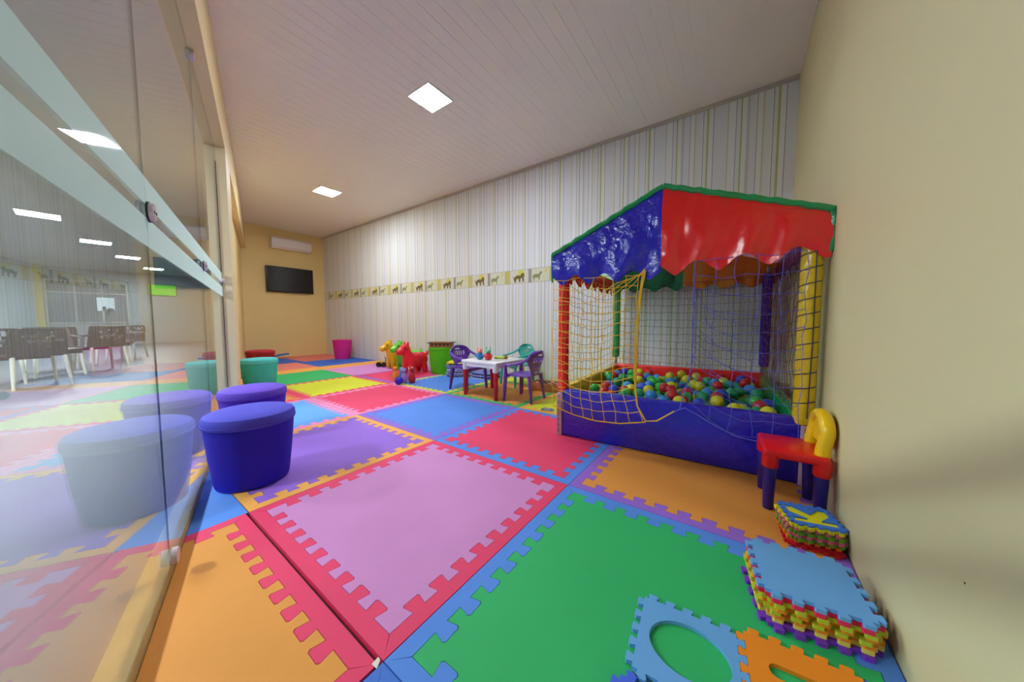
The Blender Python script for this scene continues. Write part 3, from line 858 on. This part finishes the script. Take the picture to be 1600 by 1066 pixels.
# ================================================================== POUFS
def pouf(label, x, y, rgb, name, rgb_lid=None, hh=0.365, rt=0.185, rb=0.152, lidded=True, group='round fabric storage poufs'):
    t = thing('storage_pouf', label, 'pouf', (x, y, 0.0), 0, group)
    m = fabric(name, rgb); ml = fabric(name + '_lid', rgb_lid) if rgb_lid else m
    hb = hh - 0.062 if lidded else hh
    obj('body', lathe(bmesh.new(), [(0, 0), (rb - 0.012, 0.0), (rb - 0.003, 0.004), (rb, 0.014), (rb + (rt - rb) * 0.5, hb * 0.5), (rt - 0.004, hb), (0, hb)], 48), m, t)
    if lidded:
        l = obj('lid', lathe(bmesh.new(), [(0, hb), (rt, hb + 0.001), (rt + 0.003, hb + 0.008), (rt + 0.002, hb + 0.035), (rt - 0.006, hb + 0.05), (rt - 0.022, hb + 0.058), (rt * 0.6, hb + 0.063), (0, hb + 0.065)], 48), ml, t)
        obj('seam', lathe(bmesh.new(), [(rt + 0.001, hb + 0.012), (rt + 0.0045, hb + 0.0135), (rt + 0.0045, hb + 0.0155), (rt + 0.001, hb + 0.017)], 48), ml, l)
    else:
        l = obj('lid', lathe(bmesh.new(), [(0, hb), (rt - 0.004, hb), (rt + 0.002, hb + 0.006), (rt + 0.002, hb + 0.03), (rt - 0.01, hb + 0.036), (0, hb + 0.04)], 48), ml, t)
    return t
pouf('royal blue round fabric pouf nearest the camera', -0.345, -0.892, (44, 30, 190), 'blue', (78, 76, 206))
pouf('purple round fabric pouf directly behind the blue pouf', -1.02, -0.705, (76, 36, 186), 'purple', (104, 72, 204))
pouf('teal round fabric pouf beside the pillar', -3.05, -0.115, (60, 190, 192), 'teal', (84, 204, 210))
pouf('dark red round fabric pouf half hidden behind the teal pouf', -4.40, 0.27, (160, 30, 46), 'darkred')
pouf('magenta round fabric bucket pouf by the end wall corner', -5.33, 1.97, (214, 40, 136), 'magenta', hh=0.375, rt=0.19, rb=0.15, lidded=False)
pouf('bright green round bucket pouf with a wooden tray on top', -2.12, 1.955, (82, 178, 22), 'green', hh=0.37, rt=0.205, rb=0.17, lidded=False)
# tray on the green pouf
m_card = mat('tray_board', (170, 100, 50), rough=0.6, var=0.25, vscale=40)
m_dark = mat('tray_dark', (70, 48, 40), rough=0.6)
t = thing('wooden_tray', 'brown slotted tray resting on the green bucket pouf', 'tray', (-2.12, 1.955, 0.4105), radians(38))
bm = bmesh.new()
for (x0, x1, y0, y1) in ((-.17, .17, -.12, -.11), (-.17, .17, .11, .12), (-.17, -.16, -.11, .11), (.16, .17, -.11, .11)): box(bm, x0, x1, y0, y1, 0.0, 0.065)
box(bm, -.16, .16, -.11, .11, 0, 0.008)
obj('box_side', bm, m_card, t, smooth=0)
bm = bmesh.new()
for (x0, x1, y0, y1) in ((-.205, .205, -.15, -.105), (-.205, .205, .105, .15), (-.205, -.155, -.105, .105), (.155, .205, -.105, .105)): box(bm, x0, x1, y0, y1, 0.065, 0.072, 0.002)
obj('rim', bm, m_dark, t)
bm = bmesh.new()
for k in range(5):
    box(bm, -.14 + .06 * k, -.11 + .06 * k, -.1202, -.118, .02, .05)
obj('slot_print', bm, m_dark, t, smooth=0)
for k in range(6):
    obj('slat', box(bmesh.new(), -.15 + .052 * k, -.11 + .052 * k, -.105, .105, 0.066, 0.078, 0.002), m_card, t)

# ================================================================== TABLE AND CHILD CHAIRS
t = thing('play_table', 'small white square plastic table with four red legs', 'table', (-0.545, 1.315, 0.0), radians(-2))
m_wp = plastic('white', (226, 226, 230), 0.35)
bm = bmesh.new(); box(bm, -.255, .255, -.255, .255, .362, .392, 0.008, 3); box(bm, -.235, .235, -.235, .235, .325, .362)
obj('tabletop', bm, m_wp, t)
obj('top_inset', box(bmesh.new(), -.20, .20, -.20, .20, .392, .394), plastic('table_inset', (214, 216, 222), 0.3), t, smooth=0)
m_rl = plastic('leg_red', (186, 26, 34), 0.35)
for sx in (-1, 1):
    for sy in (-1, 1):
        l = obj('leg', lathe(bmesh.new(), [(0.018, 0), (0.021, 0.004), (0.026, 0.31)], 16, (sx * .222, sy * .222, 0)), m_rl, t)
        obj('socket', lathe(bmesh.new(), [(0.03, 0.285), (0.033, 0.29), (0.036, 0.362)], 16, (sx * .219, sy * .219, 0)), m_wp, l)

def slot_panel(nu, nv, pos, hole, th):
    """curved panel of quads with cells left open; pos(u,v)->Vector, normal offset th along pos's y"""
    bm = bmesh.new()
    F = [[bm.verts.new(pos(-1 + 2 * i / nu, j / nv)) for j in range(nv + 1)] for i in range(nu + 1)]
    Bk = [[bm.verts.new(pos(-1 + 2 * i / nu, j / nv) + Vector((0, th, 0))) for j in range(nv + 1)] for i in range(nu + 1)]
    solid = lambda i, j: 0 <= i < nu and 0 <= j < nv and not hole(-1 + 2 * (i + .5) / nu, (j + .5) / nv)
    for i in range(nu):
        for j in range(nv):
            if not solid(i, j): continue
            bm.faces.new([F[i][j], F[i + 1][j], F[i + 1][j + 1], F[i][j + 1]])
            bm.faces.new([Bk[i][j + 1], Bk[i + 1][j + 1], Bk[i + 1][j], Bk[i][j]])
            for (di, dj, a, b) in ((-1, 0, (i, j), (i, j + 1)), (1, 0, (i + 1, j), (i + 1, j + 1)), (0, -1, (i, j), (i + 1, j)), (0, 1, (i, j + 1), (i + 1, j + 1))):
                if not solid(i + di, j + dj):
                    bm.faces.new([F[a[0]][a[1]], F[b[0]][b[1]], Bk[b[0]][b[1]], Bk[a[0]][a[1]]])
    return bm
def kid_chair(label, x, y, rotz, m):
    """front faces -y"""
    t = thing('child_armchair', label, 'chair', (x, y, 0), rotz, 'plastic child armchairs at the white table')
    bm = bmesh.new(); box(bm, -.145, .145, -.15, .13, .255, .272, 0.008, 2); box(bm, -.13, .13, -.148, -.135, .235, .262, 0.004)
    obj('seat', bm, m, t)
    def pos(u, v):
        w = 0.075 + 0.10 * min(1, v / 0.62) ** 1.3
        if v > 0.62: w *= math.sqrt(max(0.03, 1 - ((v - 0.62) / 0.40) ** 2))
        z = 0.262 + 0.255 * v
        return Vector((w * u, 0.115 + 0.075 * v - 0.05 * u * u * min(1, v * 1.4), z))
    def hole(u, v):
        if 0.79 < v < 0.865 and abs(u) < 0.36: return True
        if 0.52 < v < 0.73 and abs(u) < 0.62: return int((u + 1) * 15) % 3 != 0
        if 0.30 < v < 0.42 and abs(u) < 0.5: return int((u + 1) * 15) % 3 != 0
        return 0.10 < v < 0.18 and abs(u) < 0.5
    obj('backrest', slot_panel(30, 30, pos, hole, 0.012), m, t, smooth=50)
    for s in (-1, 1):
        arm = [(s * .160, .128, .445), (s * .172, .09, .42), (s * .178, .03, .395), (s * .174, -.06, .378), (s * .168, -.115, .372), (s * .163, -.135, .355)]
        obj('armrest', tube(bmesh.new(), arm, [.022, .022, .021, .02, .019, .016], 8, flat=0.55, up=(1, 0, 0)), m, t)
        obj('leg', tube(bmesh.new(), [(s * .163, -.134, .36), (s * .160, -.135, .26), (s * .164, -.142, .12), (s * .17, -.15, 0.0)], [.017, .024, .022, .017], 8, flat=0.7, up=(1, 0, 0)), m, t)
        obj('leg', tube(bmesh.new(), [(s * .12, .12, .27), (s * .13, .135, .16), (s * .145, .155, 0.0)], [.03, .026, .017], 8, flat=0.6, up=(1, 0, 0)), m, t)
    return t
m_pp = plastic('purple', (104, 54, 168), 0.3); m_tp = plastic('teal', (40, 168, 158), 0.3)
kid_chair('purple plastic child armchair on the bucket side of the white table', -0.975, 1.345, radians(90), m_pp)
kid_chair('purple plastic child armchair on the ball pit side of the white table', -0.125, 1.31, radians(-86), m_pp)
kid_chair('teal plastic child armchair behind the white table', -0.60, 1.86, radians(-22), m_tp)

# toys on the table
def figure(name, label, x, y, z, rz, body, head, ears, long_ears):
    t = thing(name, label, 'toy', (x, y, z), rz)
    bm = bmesh.new(); sphere(bm, (0, 0, .042), (.042, .038, .042)); sphere(bm, (0, 0, .02), (.04, .038, .02))
    for s in (-1, 1): sphere(bm, (s * .042, -.008, .045), (.014, .014, .02))
    obj('body', remeshed(bm, 0.005, 'toy_body', 4), body, t)
    bm = bmesh.new(); sphere(bm, (0, 0, .095), (.03, .03, .027)); sphere(bm, (0, -.03, .09), (.015, .016, .013))
    obj('head', remeshed(bm, 0.004, 'toy_head', 3), head, t)
    for s in (-1, 1):
        obj('ear', sphere(bmesh.new(), (s * .022, 0, .125 if long_ears else .118), (.007, .006, .024 if long_ears else .012)), ears, t)
        obj('eye', sphere(bmesh.new(), (s * .011, -.027, .104), .0045, 8, 6), mat('toy_eye', (20, 18, 20), rough=0.2), t)
figure('toy_figure', 'rubber toy figure with blue body and peach head on the white table', -0.625, 1.175, .394, radians(25), plastic('toy_blue', (40, 128, 190), .45), plastic('toy_peach', (232, 140, 116), .45), plastic('toy_peach', (0, 0, 0)), False)
figure('toy_figure', 'rubber toy figure with red body and green rabbit ears on the white table', -0.51, 1.18, .394, radians(10), plastic('toy_red', (206, 42, 62), .45), plastic('toy_mint', (110, 190, 150), .45), plastic('toy_mint', (0, 0, 0)), True)
t = thing('toy_caterpillar', 'low lime green toy with brown end on the white table', 'toy', (-0.47, 1.33, .394), radians(20))
bm = bmesh.new()
for k in range(4): sphere(bm, (-.05 + .03 * k, 0, .018), (.02, .02, .018))
obj('body', remeshed(bm, 0.004, 'toy_segments', 2), plastic('toy_lime', (176, 208, 60), .4), t)
obj('head', sphere(bmesh.new(), (.072, 0, .022), (.022, .02, .021)), plastic('toy_brown', (150, 92, 60), .5), t)
for s in (-1, 1): obj('feeler', tube(bmesh.new(), [(.075, s * .007, .04), (.082, s * .012, .058)], .003, 6), plastic('toy_brown', (0, 0, 0)), t)

# ================================================================== INFLATABLE HORSES
def horse_body():
    bm = bmesh.new()
    sphere(bm, (-.01, 0, .20), (.19, .125, .125), 24, 16); sphere(bm, (-.12, 0, .21), (.10, .115, .115), 20, 12); sphere(bm, (.10, 0, .20), (.10, .11, .12), 20, 12)
    tube(bm, [(.08, 0, .20), (.13, 0, .29), (.165, 0, .37)], [.105, .085, .066], 16)
    sphere(bm, (.175, 0, .392), (.082, .074, .076), 20, 12)
    tube(bm, [(.18, 0, .39), (.24, 0, .362), (.272, 0, .345)], [.064, .055, .05], 14); sphere(bm, (.275, 0, .342), (.053, .053, .048), 16, 10)
    for sx in (-1, 1):
        for sy in (-1, 1):
            tube(bm, [(sx * .10, sy * .06, .17), (sx * .125, sy * .085, .08), (sx * .13, sy * .09, 0.012)], [.062, .048, .042], 12)
            sphere(bm, (sx * .13, sy * .09, .022), (.046, .044, .022), 12, 8)
    for sy in (-1, 1):
        tube(bm, [(.155, sy * .035, .43), (.145, sy * .046, .475), (.15, sy * .05, .50)], [.024, .02, .01], 10)
    tube(bm, [(-.19, 0, .25), (-.235, 0, .29), (-.25, 0, .34)], [.036, .032, .016], 10)
    return remeshed(bm, 0.010, 'horse_body', 5)
HB = horse_body()
m_eye = mat('toy_eye', (20, 18, 20), rough=0.2)
def horse(label, x, y, rz, m):
    t = thing('inflatable_horse', label, 'toy horse', (x, y, 0), rz, 'rubber hopping horses by the striped wall')
    obj('body', HB, m, t)
    for s in (-1, 1):
        obj('eye', sphere(bmesh.new(), (.215, s * .066, .41), (.012, .008, .013), 10, 7), m_eye, t)
        obj('nostril', sphere(bmesh.new(), (.318, s * .024, .352), (.005, .005, .004), 8, 6), m_eye, t)
    return t
h0 = horse('red rubber hopping horse, nearest the green bucket pouf', -2.49, 1.72, radians(268), plastic('horse_red', (224, 30, 52), 0.28))
horse('green rubber hopping horse in the middle of the three', -2.86, 1.87, radians(265), plastic('horse_green', (96, 214, 50), 0.28))
horse('yellow rubber hopping horse, leftmost of the three', -3.20, 1.90, radians(262), plastic('horse_yellow', (236, 184, 20), 0.28))
# black and yellow wheeled toy
t = thing('toy_cart', 'small black wheeled toy in front of the yellow horse', 'toy', (-3.47, 1.76, 0), radians(30))
m_bk = plastic('black', (34, 24, 28), .4)
for k, (x, y) in enumerate(((-.05, -.035), (.05, -.035), (-.05, .035), (.05, .035))):
    Mw = Matrix.Translation((x, y, .045)) @ Matrix.Rotation(pi / 2, 4, 'X')
    obj('wheel', lathe(bmesh.new(), [(.02, -.012), (.042, -.014), (.045, -.008), (.045, .008), (.042, .014), (.02, .012)], 18, M=Mw), m_bk, t)
obj('body', box(bmesh.new(), -.07, .07, -.02, .02, .045, .10, 0.012), plastic('cart_yellow', (220, 180, 40), .4), t)
obj('handle', tube(bmesh.new(), [(.06, 0, .09), (.07, 0, .14), (.05, 0, .18)], .007, 8), m_bk, t)

# bowling pins and ball
def pin(label, x, y, m, mh, h=0.21):
    s = h / 0.21
    t = thing('bowling_pin', label, 'bowling pin', (x, y, 0), 0.6, 'plastic bowling pins on the floor')
    obj('body', lathe(bmesh.new(), [(0, 0), (.026 * s, 0), (.032 * s, .006 * s), (.043 * s, .055 * s), (.040 * s, .085 * s), (.026 * s, .12 * s), (.02 * s, .135 * s), (.02 * s, .142 * s)], 20), m, t)
    hd = obj('head', sphere(bmesh.new(), (0, 0, .165 * s), (.032 * s, .03 * s, .03 * s), 16, 10), mh, t)
    for q in (-1, 1):
        obj('ear', sphere(bmesh.new(), (q * .022 * s, 0, .19 * s), (.010 * s, .007 * s, .014 * s), 10, 7), mh, hd)
        obj('eye', sphere(bmesh.new(), (q * .011 * s, -.028 * s, .17 * s), .004 * s, 8, 6), m_eye, hd)
pin('orange plastic bowling pin, leftmost of the pins', -2.12, 1.12, plastic('pin_orange', (240, 150, 36)), plastic('pin_orange', (0, 0, 0)))
pin('blue plastic bowling pin behind the dark blue ball', -1.97, 1.12, plastic('pin_blue', (44, 110, 200)), plastic('pin_cyan', (90, 190, 210)))
pin('lilac plastic bowling pin next to the red pin', -1.88, 1.09, plastic('pin_lilac', (160, 130, 220)), plastic('pin_lilac', (0, 0, 0)))
pin('pale yellow headed lilac bowling pin at the back of the group', -1.90, 1.21, plastic('pin_lilac', (0, 0, 0)), plastic('pin_cream', (226, 220, 150)))
pin('red plastic bowling pin, rightmost of the pins', -1.80, 1.155, plastic('pin_red', (186, 24, 44)), plastic('pin_red', (0, 0, 0)), 0.225)
t = thing('bowling_ball', 'shiny dark blue toy bowling ball in front of the pins', 'ball', (-1.84, 0.985, 0))
obj('shell', sphere(bmesh.new(), (0, 0, .052), .052, 24, 16), plastic('ball_navy', (34, 20, 190), .25), t)
for k in range(3): obj('finger_hole', sphere(bmesh.new(), (.012 * (k - 1), -.018 + .012 * (k == 1), .1), (.005, .005, .0035), 8, 6), m_eye, t)

# ================================================================== PUZZLE TILES
def tile_outline(s, n, dep, phase=0):
    """square with side s (between tooth roots) and outward dovetail teeth"""
    h = s / 2
    pts = []
    pitch = s / n
    for k in range(4):
        e = [(-h, -h)]
        for i in range(n):
            c = -h + pitch * (i + 0.5)
            bw, tw = pitch * 0.19, pitch * 0.285
            r = dep * 0.2
            e += [(c - bw, -h), (c - tw, -h - dep + r), (c - tw + r, -h - dep), (c + tw - r, -h - dep), (c + tw, -h - dep + r), (c + bw, -h)]
        for p in e:
            x, y = p
            for _ in range(k): x, y = -y, x
            pts.append((x, y))
    return pts
def tile_mesh(s, n, dep, th, holes=()):
    return mesh_from(prism(bmesh.new(), tile_outline(s, n, dep), 0, th, holes), 'puzzle_tile', 0)
SC2 = {'sky': (104, 168, 232), 'crimson': (226, 44, 92), 'lime': (186, 200, 50), 'orange': (240, 140, 30), 'cream': (226, 206, 96), 'violet': (122, 56, 196), 'royal': (64, 126, 226),
       'yellow': (232, 226, 24), 'pink': (232, 112, 150), 'grass': (110, 176, 50), 'red': (206, 24, 40), 'magenta': (200, 60, 150), 'peri': (72, 104, 232)}
def tile(me, label, x, y, z, rz, c, group):
    o = obj('puzzle_tile', me, None, None, (x, y, z), rz)
    if len(me.materials) == 0: me.materials.append(foam('t_' + c, SC2[c]))
    o.material_slots[0].link = 'OBJECT'; o.material_slots[0].material = foam('t_' + c, SC2[c])
    return tag(o, label, 'puzzle tile', group)
ell = lambda rx, ry, cx=0, cy=0, n=40: [(cx + rx * cos(2 * pi * k / n), cy + ry * sin(2 * pi * k / n)) for k in range(n)]
def slot(L, r, cx=0, cy=0, n=10):
    a = [(cx + L / 2 + r * cos(-pi / 2 + pi * k / n), cy + r * sin(-pi / 2 + pi * k / n)) for k in range(n + 1)]
    return a + [(cx - L / 2 + r * cos(pi / 2 + pi * k / n), cy + r * sin(pi / 2 + pi * k / n)) for k in range(n + 1)]
big = tile_mesh(0.216, 5, 0.0165, 0.010)
bigs = tile_mesh(0.212, 5, 0.0165, 0.0112)
# loose tiles on the green mat
tile(tile_mesh(0.216, 5, 0.0165, 0.010, [ell(0.088, 0.072, 0.005, 0.0)]), 'loose light blue puzzle tile with oval hole on the green mat', 1.583, -0.556, 0.0004, radians(5), 'sky', 'loose puzzle tiles on the green mat')
tile(tile_mesh(0.216, 5, 0.0165, 0.010, [slot(0.12, 0.018, 0.01, 0.03)]), 'loose orange puzzle tile with slotted hole beside the light blue one', 1.8135, -0.5135, 0.0004, radians(5), 'orange', 'loose puzzle tiles on the green mat')
tile(tile_mesh(0.216, 5, 0.0165, 0.010), 'loose periwinkle puzzle tile at the bottom edge of the picture', 1.585, -0.803, 0.0004, radians(4), 'peri', 'loose puzzle tiles on the green mat')
# larger stack
ORD = ['lowest', 'second from the bottom', 'third from the bottom', 'fourth from the bottom', 'fifth from the bottom', 'sixth from the bottom', 'seventh from the bottom', 'topmost']
rr = random.Random(5)
for k, c in enumerate(['violet', 'cream', 'orange', 'lime', 'orange', 'lime', 'crimson', 'sky']):
    a = [12, 8, 9, 8, 10, 8, 7, 7][k]
    tile(big if k == 7 else bigs, '%s puzzle tile, %s of the larger stack' % ({'sky': 'plain light blue', 'lime': 'lime green'}.get(c, c), ORD[k]), 1.836 + rr.uniform(-.004, .004) - (0.006 if k == 0 else 0), -0.212 + rr.uniform(-.006, .006) - (0.014 if k == 0 else 0), 0.0004 + 0.0114 * k, radians(a), c, 'larger stack of puzzle tiles by the right wall')
# smaller stack with letter
K = [(-.055, -.048), (-.055, -.024), (-.016, -.024), (-.054, .006), (-.054, .045), (-.034, .045), (.003, .008), (.034, .045), (.054, .045), (.054, .012), (.02, -.024), (.055, -.024), (.055, -.048)]
sm = tile_mesh(0.142, 5, 0.010, 0.0108)
seq = ['red', 'orange', 'grass', 'pink', 'grass', 'pink', 'yellow', 'royal']
for k, c in enumerate(seq):
    me = tile_mesh(0.142, 5, 0.010, 0.0055, [[(x * 1.15, y * 1.15) for x, y in K]]) if k == 7 else sm
    l = 'blue puzzle tile with letter K cut out, topmost of the smaller stack' if k == 7 else '%s puzzle tile, %s of the smaller stack' % ({'grass': 'grass green'}.get(c, c), ORD[k])
    tile(me, l, 1.898 + rr.uniform(-.004, .003) + (0.004 if k == 0 else 0), 0.185 + rr.uniform(-.005, .005) - (0.016 if k == 0 else 0), 0.0004 + 0.011 * k, radians([4, 12, 16, 12, 15, 13, 18, 14][k]), c, 'smaller stack of puzzle tiles by the right wall')
# speckled stack by the green pouf and its neighbour
sp = tile_mesh(0.30, 6, 0.018, 0.0138)
CW = {'white': (206, 206, 226), 'black': (44, 42, 62), 'yel': (232, 214, 40), 'bl': (110, 120, 200)}
for n, v in CW.items(): SC2['s_' + n] = v
NO = ['lowest', 'second', 'third', 'fourth', 'fifth', 'sixth', 'seventh', 'eighth', 'ninth', 'tenth', 'eleventh', 'twelfth', 'thirteenth', 'fourteenth', 'fifteenth']
for k in range(15):
    c = 's_yel' if k == 14 else ['s_white', 's_black', 's_white', 's_bl'][k % 4]
    tile(sp, ('yellow puzzle tile on top of the stack beside the green pouf' if k == 14 else '%s puzzle tile, %s from the floor in stack beside the green pouf' % ({'s_white': 'white', 's_black': 'black', 's_bl': 'lavender'}[c], NO[k])), -1.70 + rr.uniform(-.008, .008), 1.93 + rr.uniform(-.008, .008), 0.0004 + 0.0142 * k, radians(35 + rr.uniform(-5, 5)), c, 'stack of patterned puzzle tiles beside the green pouf')
for k in range(6):
    c = ['s_white', 's_black', 's_bl'][k % 3]
    tile(sp, '%s puzzle tile, %s from the floor in low stack behind purple chair' % ({'s_white': 'white', 's_black': 'black', 's_bl': 'lavender'}[c], NO[k]), -1.26 + rr.uniform(-.008, .008), 2.03 + rr.uniform(-.006, .006), 0.0004 + 0.0142 * k, radians(4 + rr.uniform(-3, 3)), c, 'low stack of patterned puzzle tiles behind the purple chair')

# ================================================================== RED AND YELLOW CHILD CHAIR (faces -x)
t = thing('child_chair', 'small plastic chair with red seat, yellow back and blue legs by the right wall', 'chair', (1.868, 0.435, 0.0), radians(3))
m_red = plastic('chair_red', (222, 14, 22), .28); m_yel = plastic('chair_yellow', (236, 190, 8), .28); m_blu = plastic('chair_blue', (38, 22, 134), .35)
bm = bmesh.new()
box(bm, -.112, .10, -.125, .125, .232, .268, 0.013, 3)
obj('seat', bm, m_red, t)
for sx, sy in ((-1, -1), (-1, 1), (1, -1), (1, 1)):
    x, y = (-.085 if sx < 0 else .078), sy * .098
    lg = obj('leg', lathe(bmesh.new(), [(.0, 0), (.017, 0), (.019, .004), (.024, .19), (.024, .21)], 18, (x, y, 0)), m_blu, t)
    obj('socket', lathe(bmesh.new(), [(.026, .185), (.029, .19), (.029, .25)], 18, (x, y, 0)), m_red, t)
bm = bmesh.new()
arch = []
for k in range(21):
    a = pi * k / 20
    arch.append((.078 + .012, -.088 * cos(a), .355 + .062 * sin(a)))
path = [(.078, -.088, .235), (.079, -.088, .29)] + arch + [(.079, .088, .29), (.078, .088, .235)]
tube(bm, path, .025, 12, flat=0.95)
obj('back_frame', bm, m_yel, t)
poly = [(-.088, .30), (.088, .30)] + [(.088 * cos(pi * k / 16), .355 + .062 * sin(pi * k / 16)) for k in range(17)]
bm = bmesh.new()
prism(bm, poly, .080, .098, M=Matrix(((0, 0, 1, 0), (1, 0, 0, 0), (0, 1, 0, 0), (0, 0, 0, 1))))
obj('back_panel', bm, m_yel, t)

# ================================================================== CRATE OF BLOCKS
m_wood = mat('crate_wood', (176, 112, 66), rough=0.6, var=0.2, vscale=18)
t = thing('wooden_crate', 'low brown wooden crate full of blocks between table and ball pit', 'crate', (-0.14, 1.83, 0), radians(6))
for (x0, x1, y0, y1) in ((-.19, .19, -.11, -.098), (-.19, .19, .098, .11)):
    obj('side_board', box(bmesh.new(), x0, x1, y0, y1, 0.0, 0.095, 0.002), m_wood, t)
for (x0, x1, y0, y1) in ((-.19, -.178, -.098, .098), (.178, .19, -.098, .098)):
    obj('end_board', box(bmesh.new(), x0, x1, y0, y1, 0.0, 0.095, 0.002), m_wood, t)
obj('bottom_board', box(bmesh.new(), -.178, .178, -.098, .098, 0.0, 0.03), m_wood, t, smooth=0)
blk = mesh_from(box(bmesh.new(), -.022, .022, -.013, .013, 0, .026, 0.003), 'toy_block', 30)
wm = [mat('block_brown', (120, 74, 48), rough=.6), mat('block_dark', (62, 40, 34), rough=.6), mat('block_tan', (206, 168, 124), rough=.6)]
blk.materials.append(wm[0])
Mc = Matrix.Translation((-0.14, 1.83, 0)) @ Matrix.Rotation(radians(6), 4, 'Z')
k = 0
for lay, (nx, ny) in enumerate(((7, 5), (6, 4))):
    for i in range(nx):
        for j in range(ny):
            o = bpy.data.objects.new('toy_block', blk); COL.objects.link(o)
            px_ = -.15 + i * .30 / (nx - 1) if lay == 0 else -.135 + i * .27 / (nx - 1)
            py_ = -.078 + j * .156 / (ny - 1) if lay == 0 else -.065 + j * .13 / (ny - 1)
            o.location = Mc @ Vector((px_, py_, .0305 + lay * 0.030 + (rr.uniform(0.0, .004) if lay else 0)))
            o.rotation_euler = (0 if lay == 0 else rr.uniform(-.12, .12), 0 if lay == 0 else rr.uniform(-.12, .12), radians(6) + (rr.uniform(-.15, .15) if lay == 0 else rr.uniform(-.7, .7)))
            ci = rr.choices([0, 1, 2], [4, 3, 2])[0]
            o.material_slots[0].link = 'OBJECT'; o.material_slots[0].material = wm[ci]
            tag(o, '%s wooden block in the low brown crate' % ['brown', 'dark brown', 'tan'][ci], 'block', 'wooden blocks in the crate')

# small things on the floor
bm = bmesh.new()
tube(bm, [(.055 * cos(2 * pi * k / 24), .028 * sin(2 * pi * k / 24) * (1 + .3 * sin(k)), .008 + .006 * abs(sin(k * 1.3))) for k in range(25)], .006, 6)
tag(obj('plastic_loop', bm, plastic('loop', (110, 120, 220), .35), None, (0.275, 1.08, 0.0), 0.3), 'small periwinkle plastic loop on the mat seam near the ball pit', 'toy')
bm = bmesh.new(); prism(bm, [(0, 0), (.018, -.006), (.014, .012), (.005, .018)], 0, .0015)
tag(obj('paper_scrap', bm, mat('paper', (225, 222, 215), rough=.8), None, (0.985, -1.020, 0.0005), 0.4, smooth=0), 'tiny white paper scrap at the corner of the mauve mat', 'paper scrap')

# ================================================================== HALL CHAIRS BEHIND THE GLASS
m_hb = plastic('hall_black', (30, 34, 44), .5); m_hl = mat('chair_leg_white', (214, 214, 208), rough=.4)
def hall_chair_proto():
    t = thing('hall_chair', 'x', 'chair', (0, 0, 0), 0, 'black plastic chairs in the hall behind glass')
    def pos(u, v):
        w = 0.225 - 0.01 * v
        if v > 0.7: w *= math.sqrt(max(0.05, 1 - ((v - 0.7) / 0.36) ** 2)) * 0.25 + 0.75
        return Vector((w * u, 0.19 + 0.07 * v - 0.05 * u * u, 0.40 + 0.34 * v))
    hr = random.Random(3)
    hs = {(i, j): hr.random() < 0.42 for i in range(12) for j in range(10)}
    def hole(u, v):
        i, j = int((u + 1) * 6), int(v * 10)
        return 1 <= i <= 10 and 3 <= j <= 8 and hs.get((i, j), False)
    obj('backrest', slot_panel(24, 20, pos, hole, 0.02), m_hb, t, smooth=50)
    bm = bmesh.new(); box(bm, -.22, .22, -.22, .20, .39, .415, 0.012, 2); box(bm, -.215, .215, -.21, -.195, .34, .40, 0.005)
    obj('seat', bm, m_hb, t)
    for s in (-1, 1):
        obj('armrest', tube(bmesh.new(), [(s * .215, .21, .60), (s * .24, .05, .585), (s * .235, -.15, .57), (s * .22, -.19, .42)], .018, 8), m_hb, t)
        obj('leg', tube(bmesh.new(), [(s * .20, -.18, .40), (s * .225, -.21, 0)], [.02, .015], 10), m_hl, t)
        obj('leg', tube(bmesh.new(), [(s * .19, .18, .40), (s * .215, .24, 0)], [.02, .015], 10), m_hl, t)
    return t
hp = hall_chair_proto()
spots = [(-5.60, -1.74, -72, 'black hall chair behind the glass, nearest and largest in view'),
         (-6.22, -2.06, -85, 'black hall chair behind the glass, cut off by the left picture edge'),
         (-6.80, -1.62, 105, 'black hall chair behind the glass, just right of the nearest one'),
         (-7.75, -1.66, -75, 'black hall chair behind the glass, half hidden in the middle of the row'),
         (-7.30, -1.17, -66, 'black hall chair behind the glass, near side of the middle of the row'),
         (-8.60, -1.02, 100, 'black hall chair behind the glass, second from the right'),
         (-9.45, -0.76, 60, 'black hall chair behind the glass, rightmost of the row')]
for k, (x, y, a, l) in enumerate(spots):
    o = hp if k == 0 else copy_tree(hp)
    o.location = (x, y, -0.02); o.rotation_euler = (0, 0, radians(a)); o['label'] = l
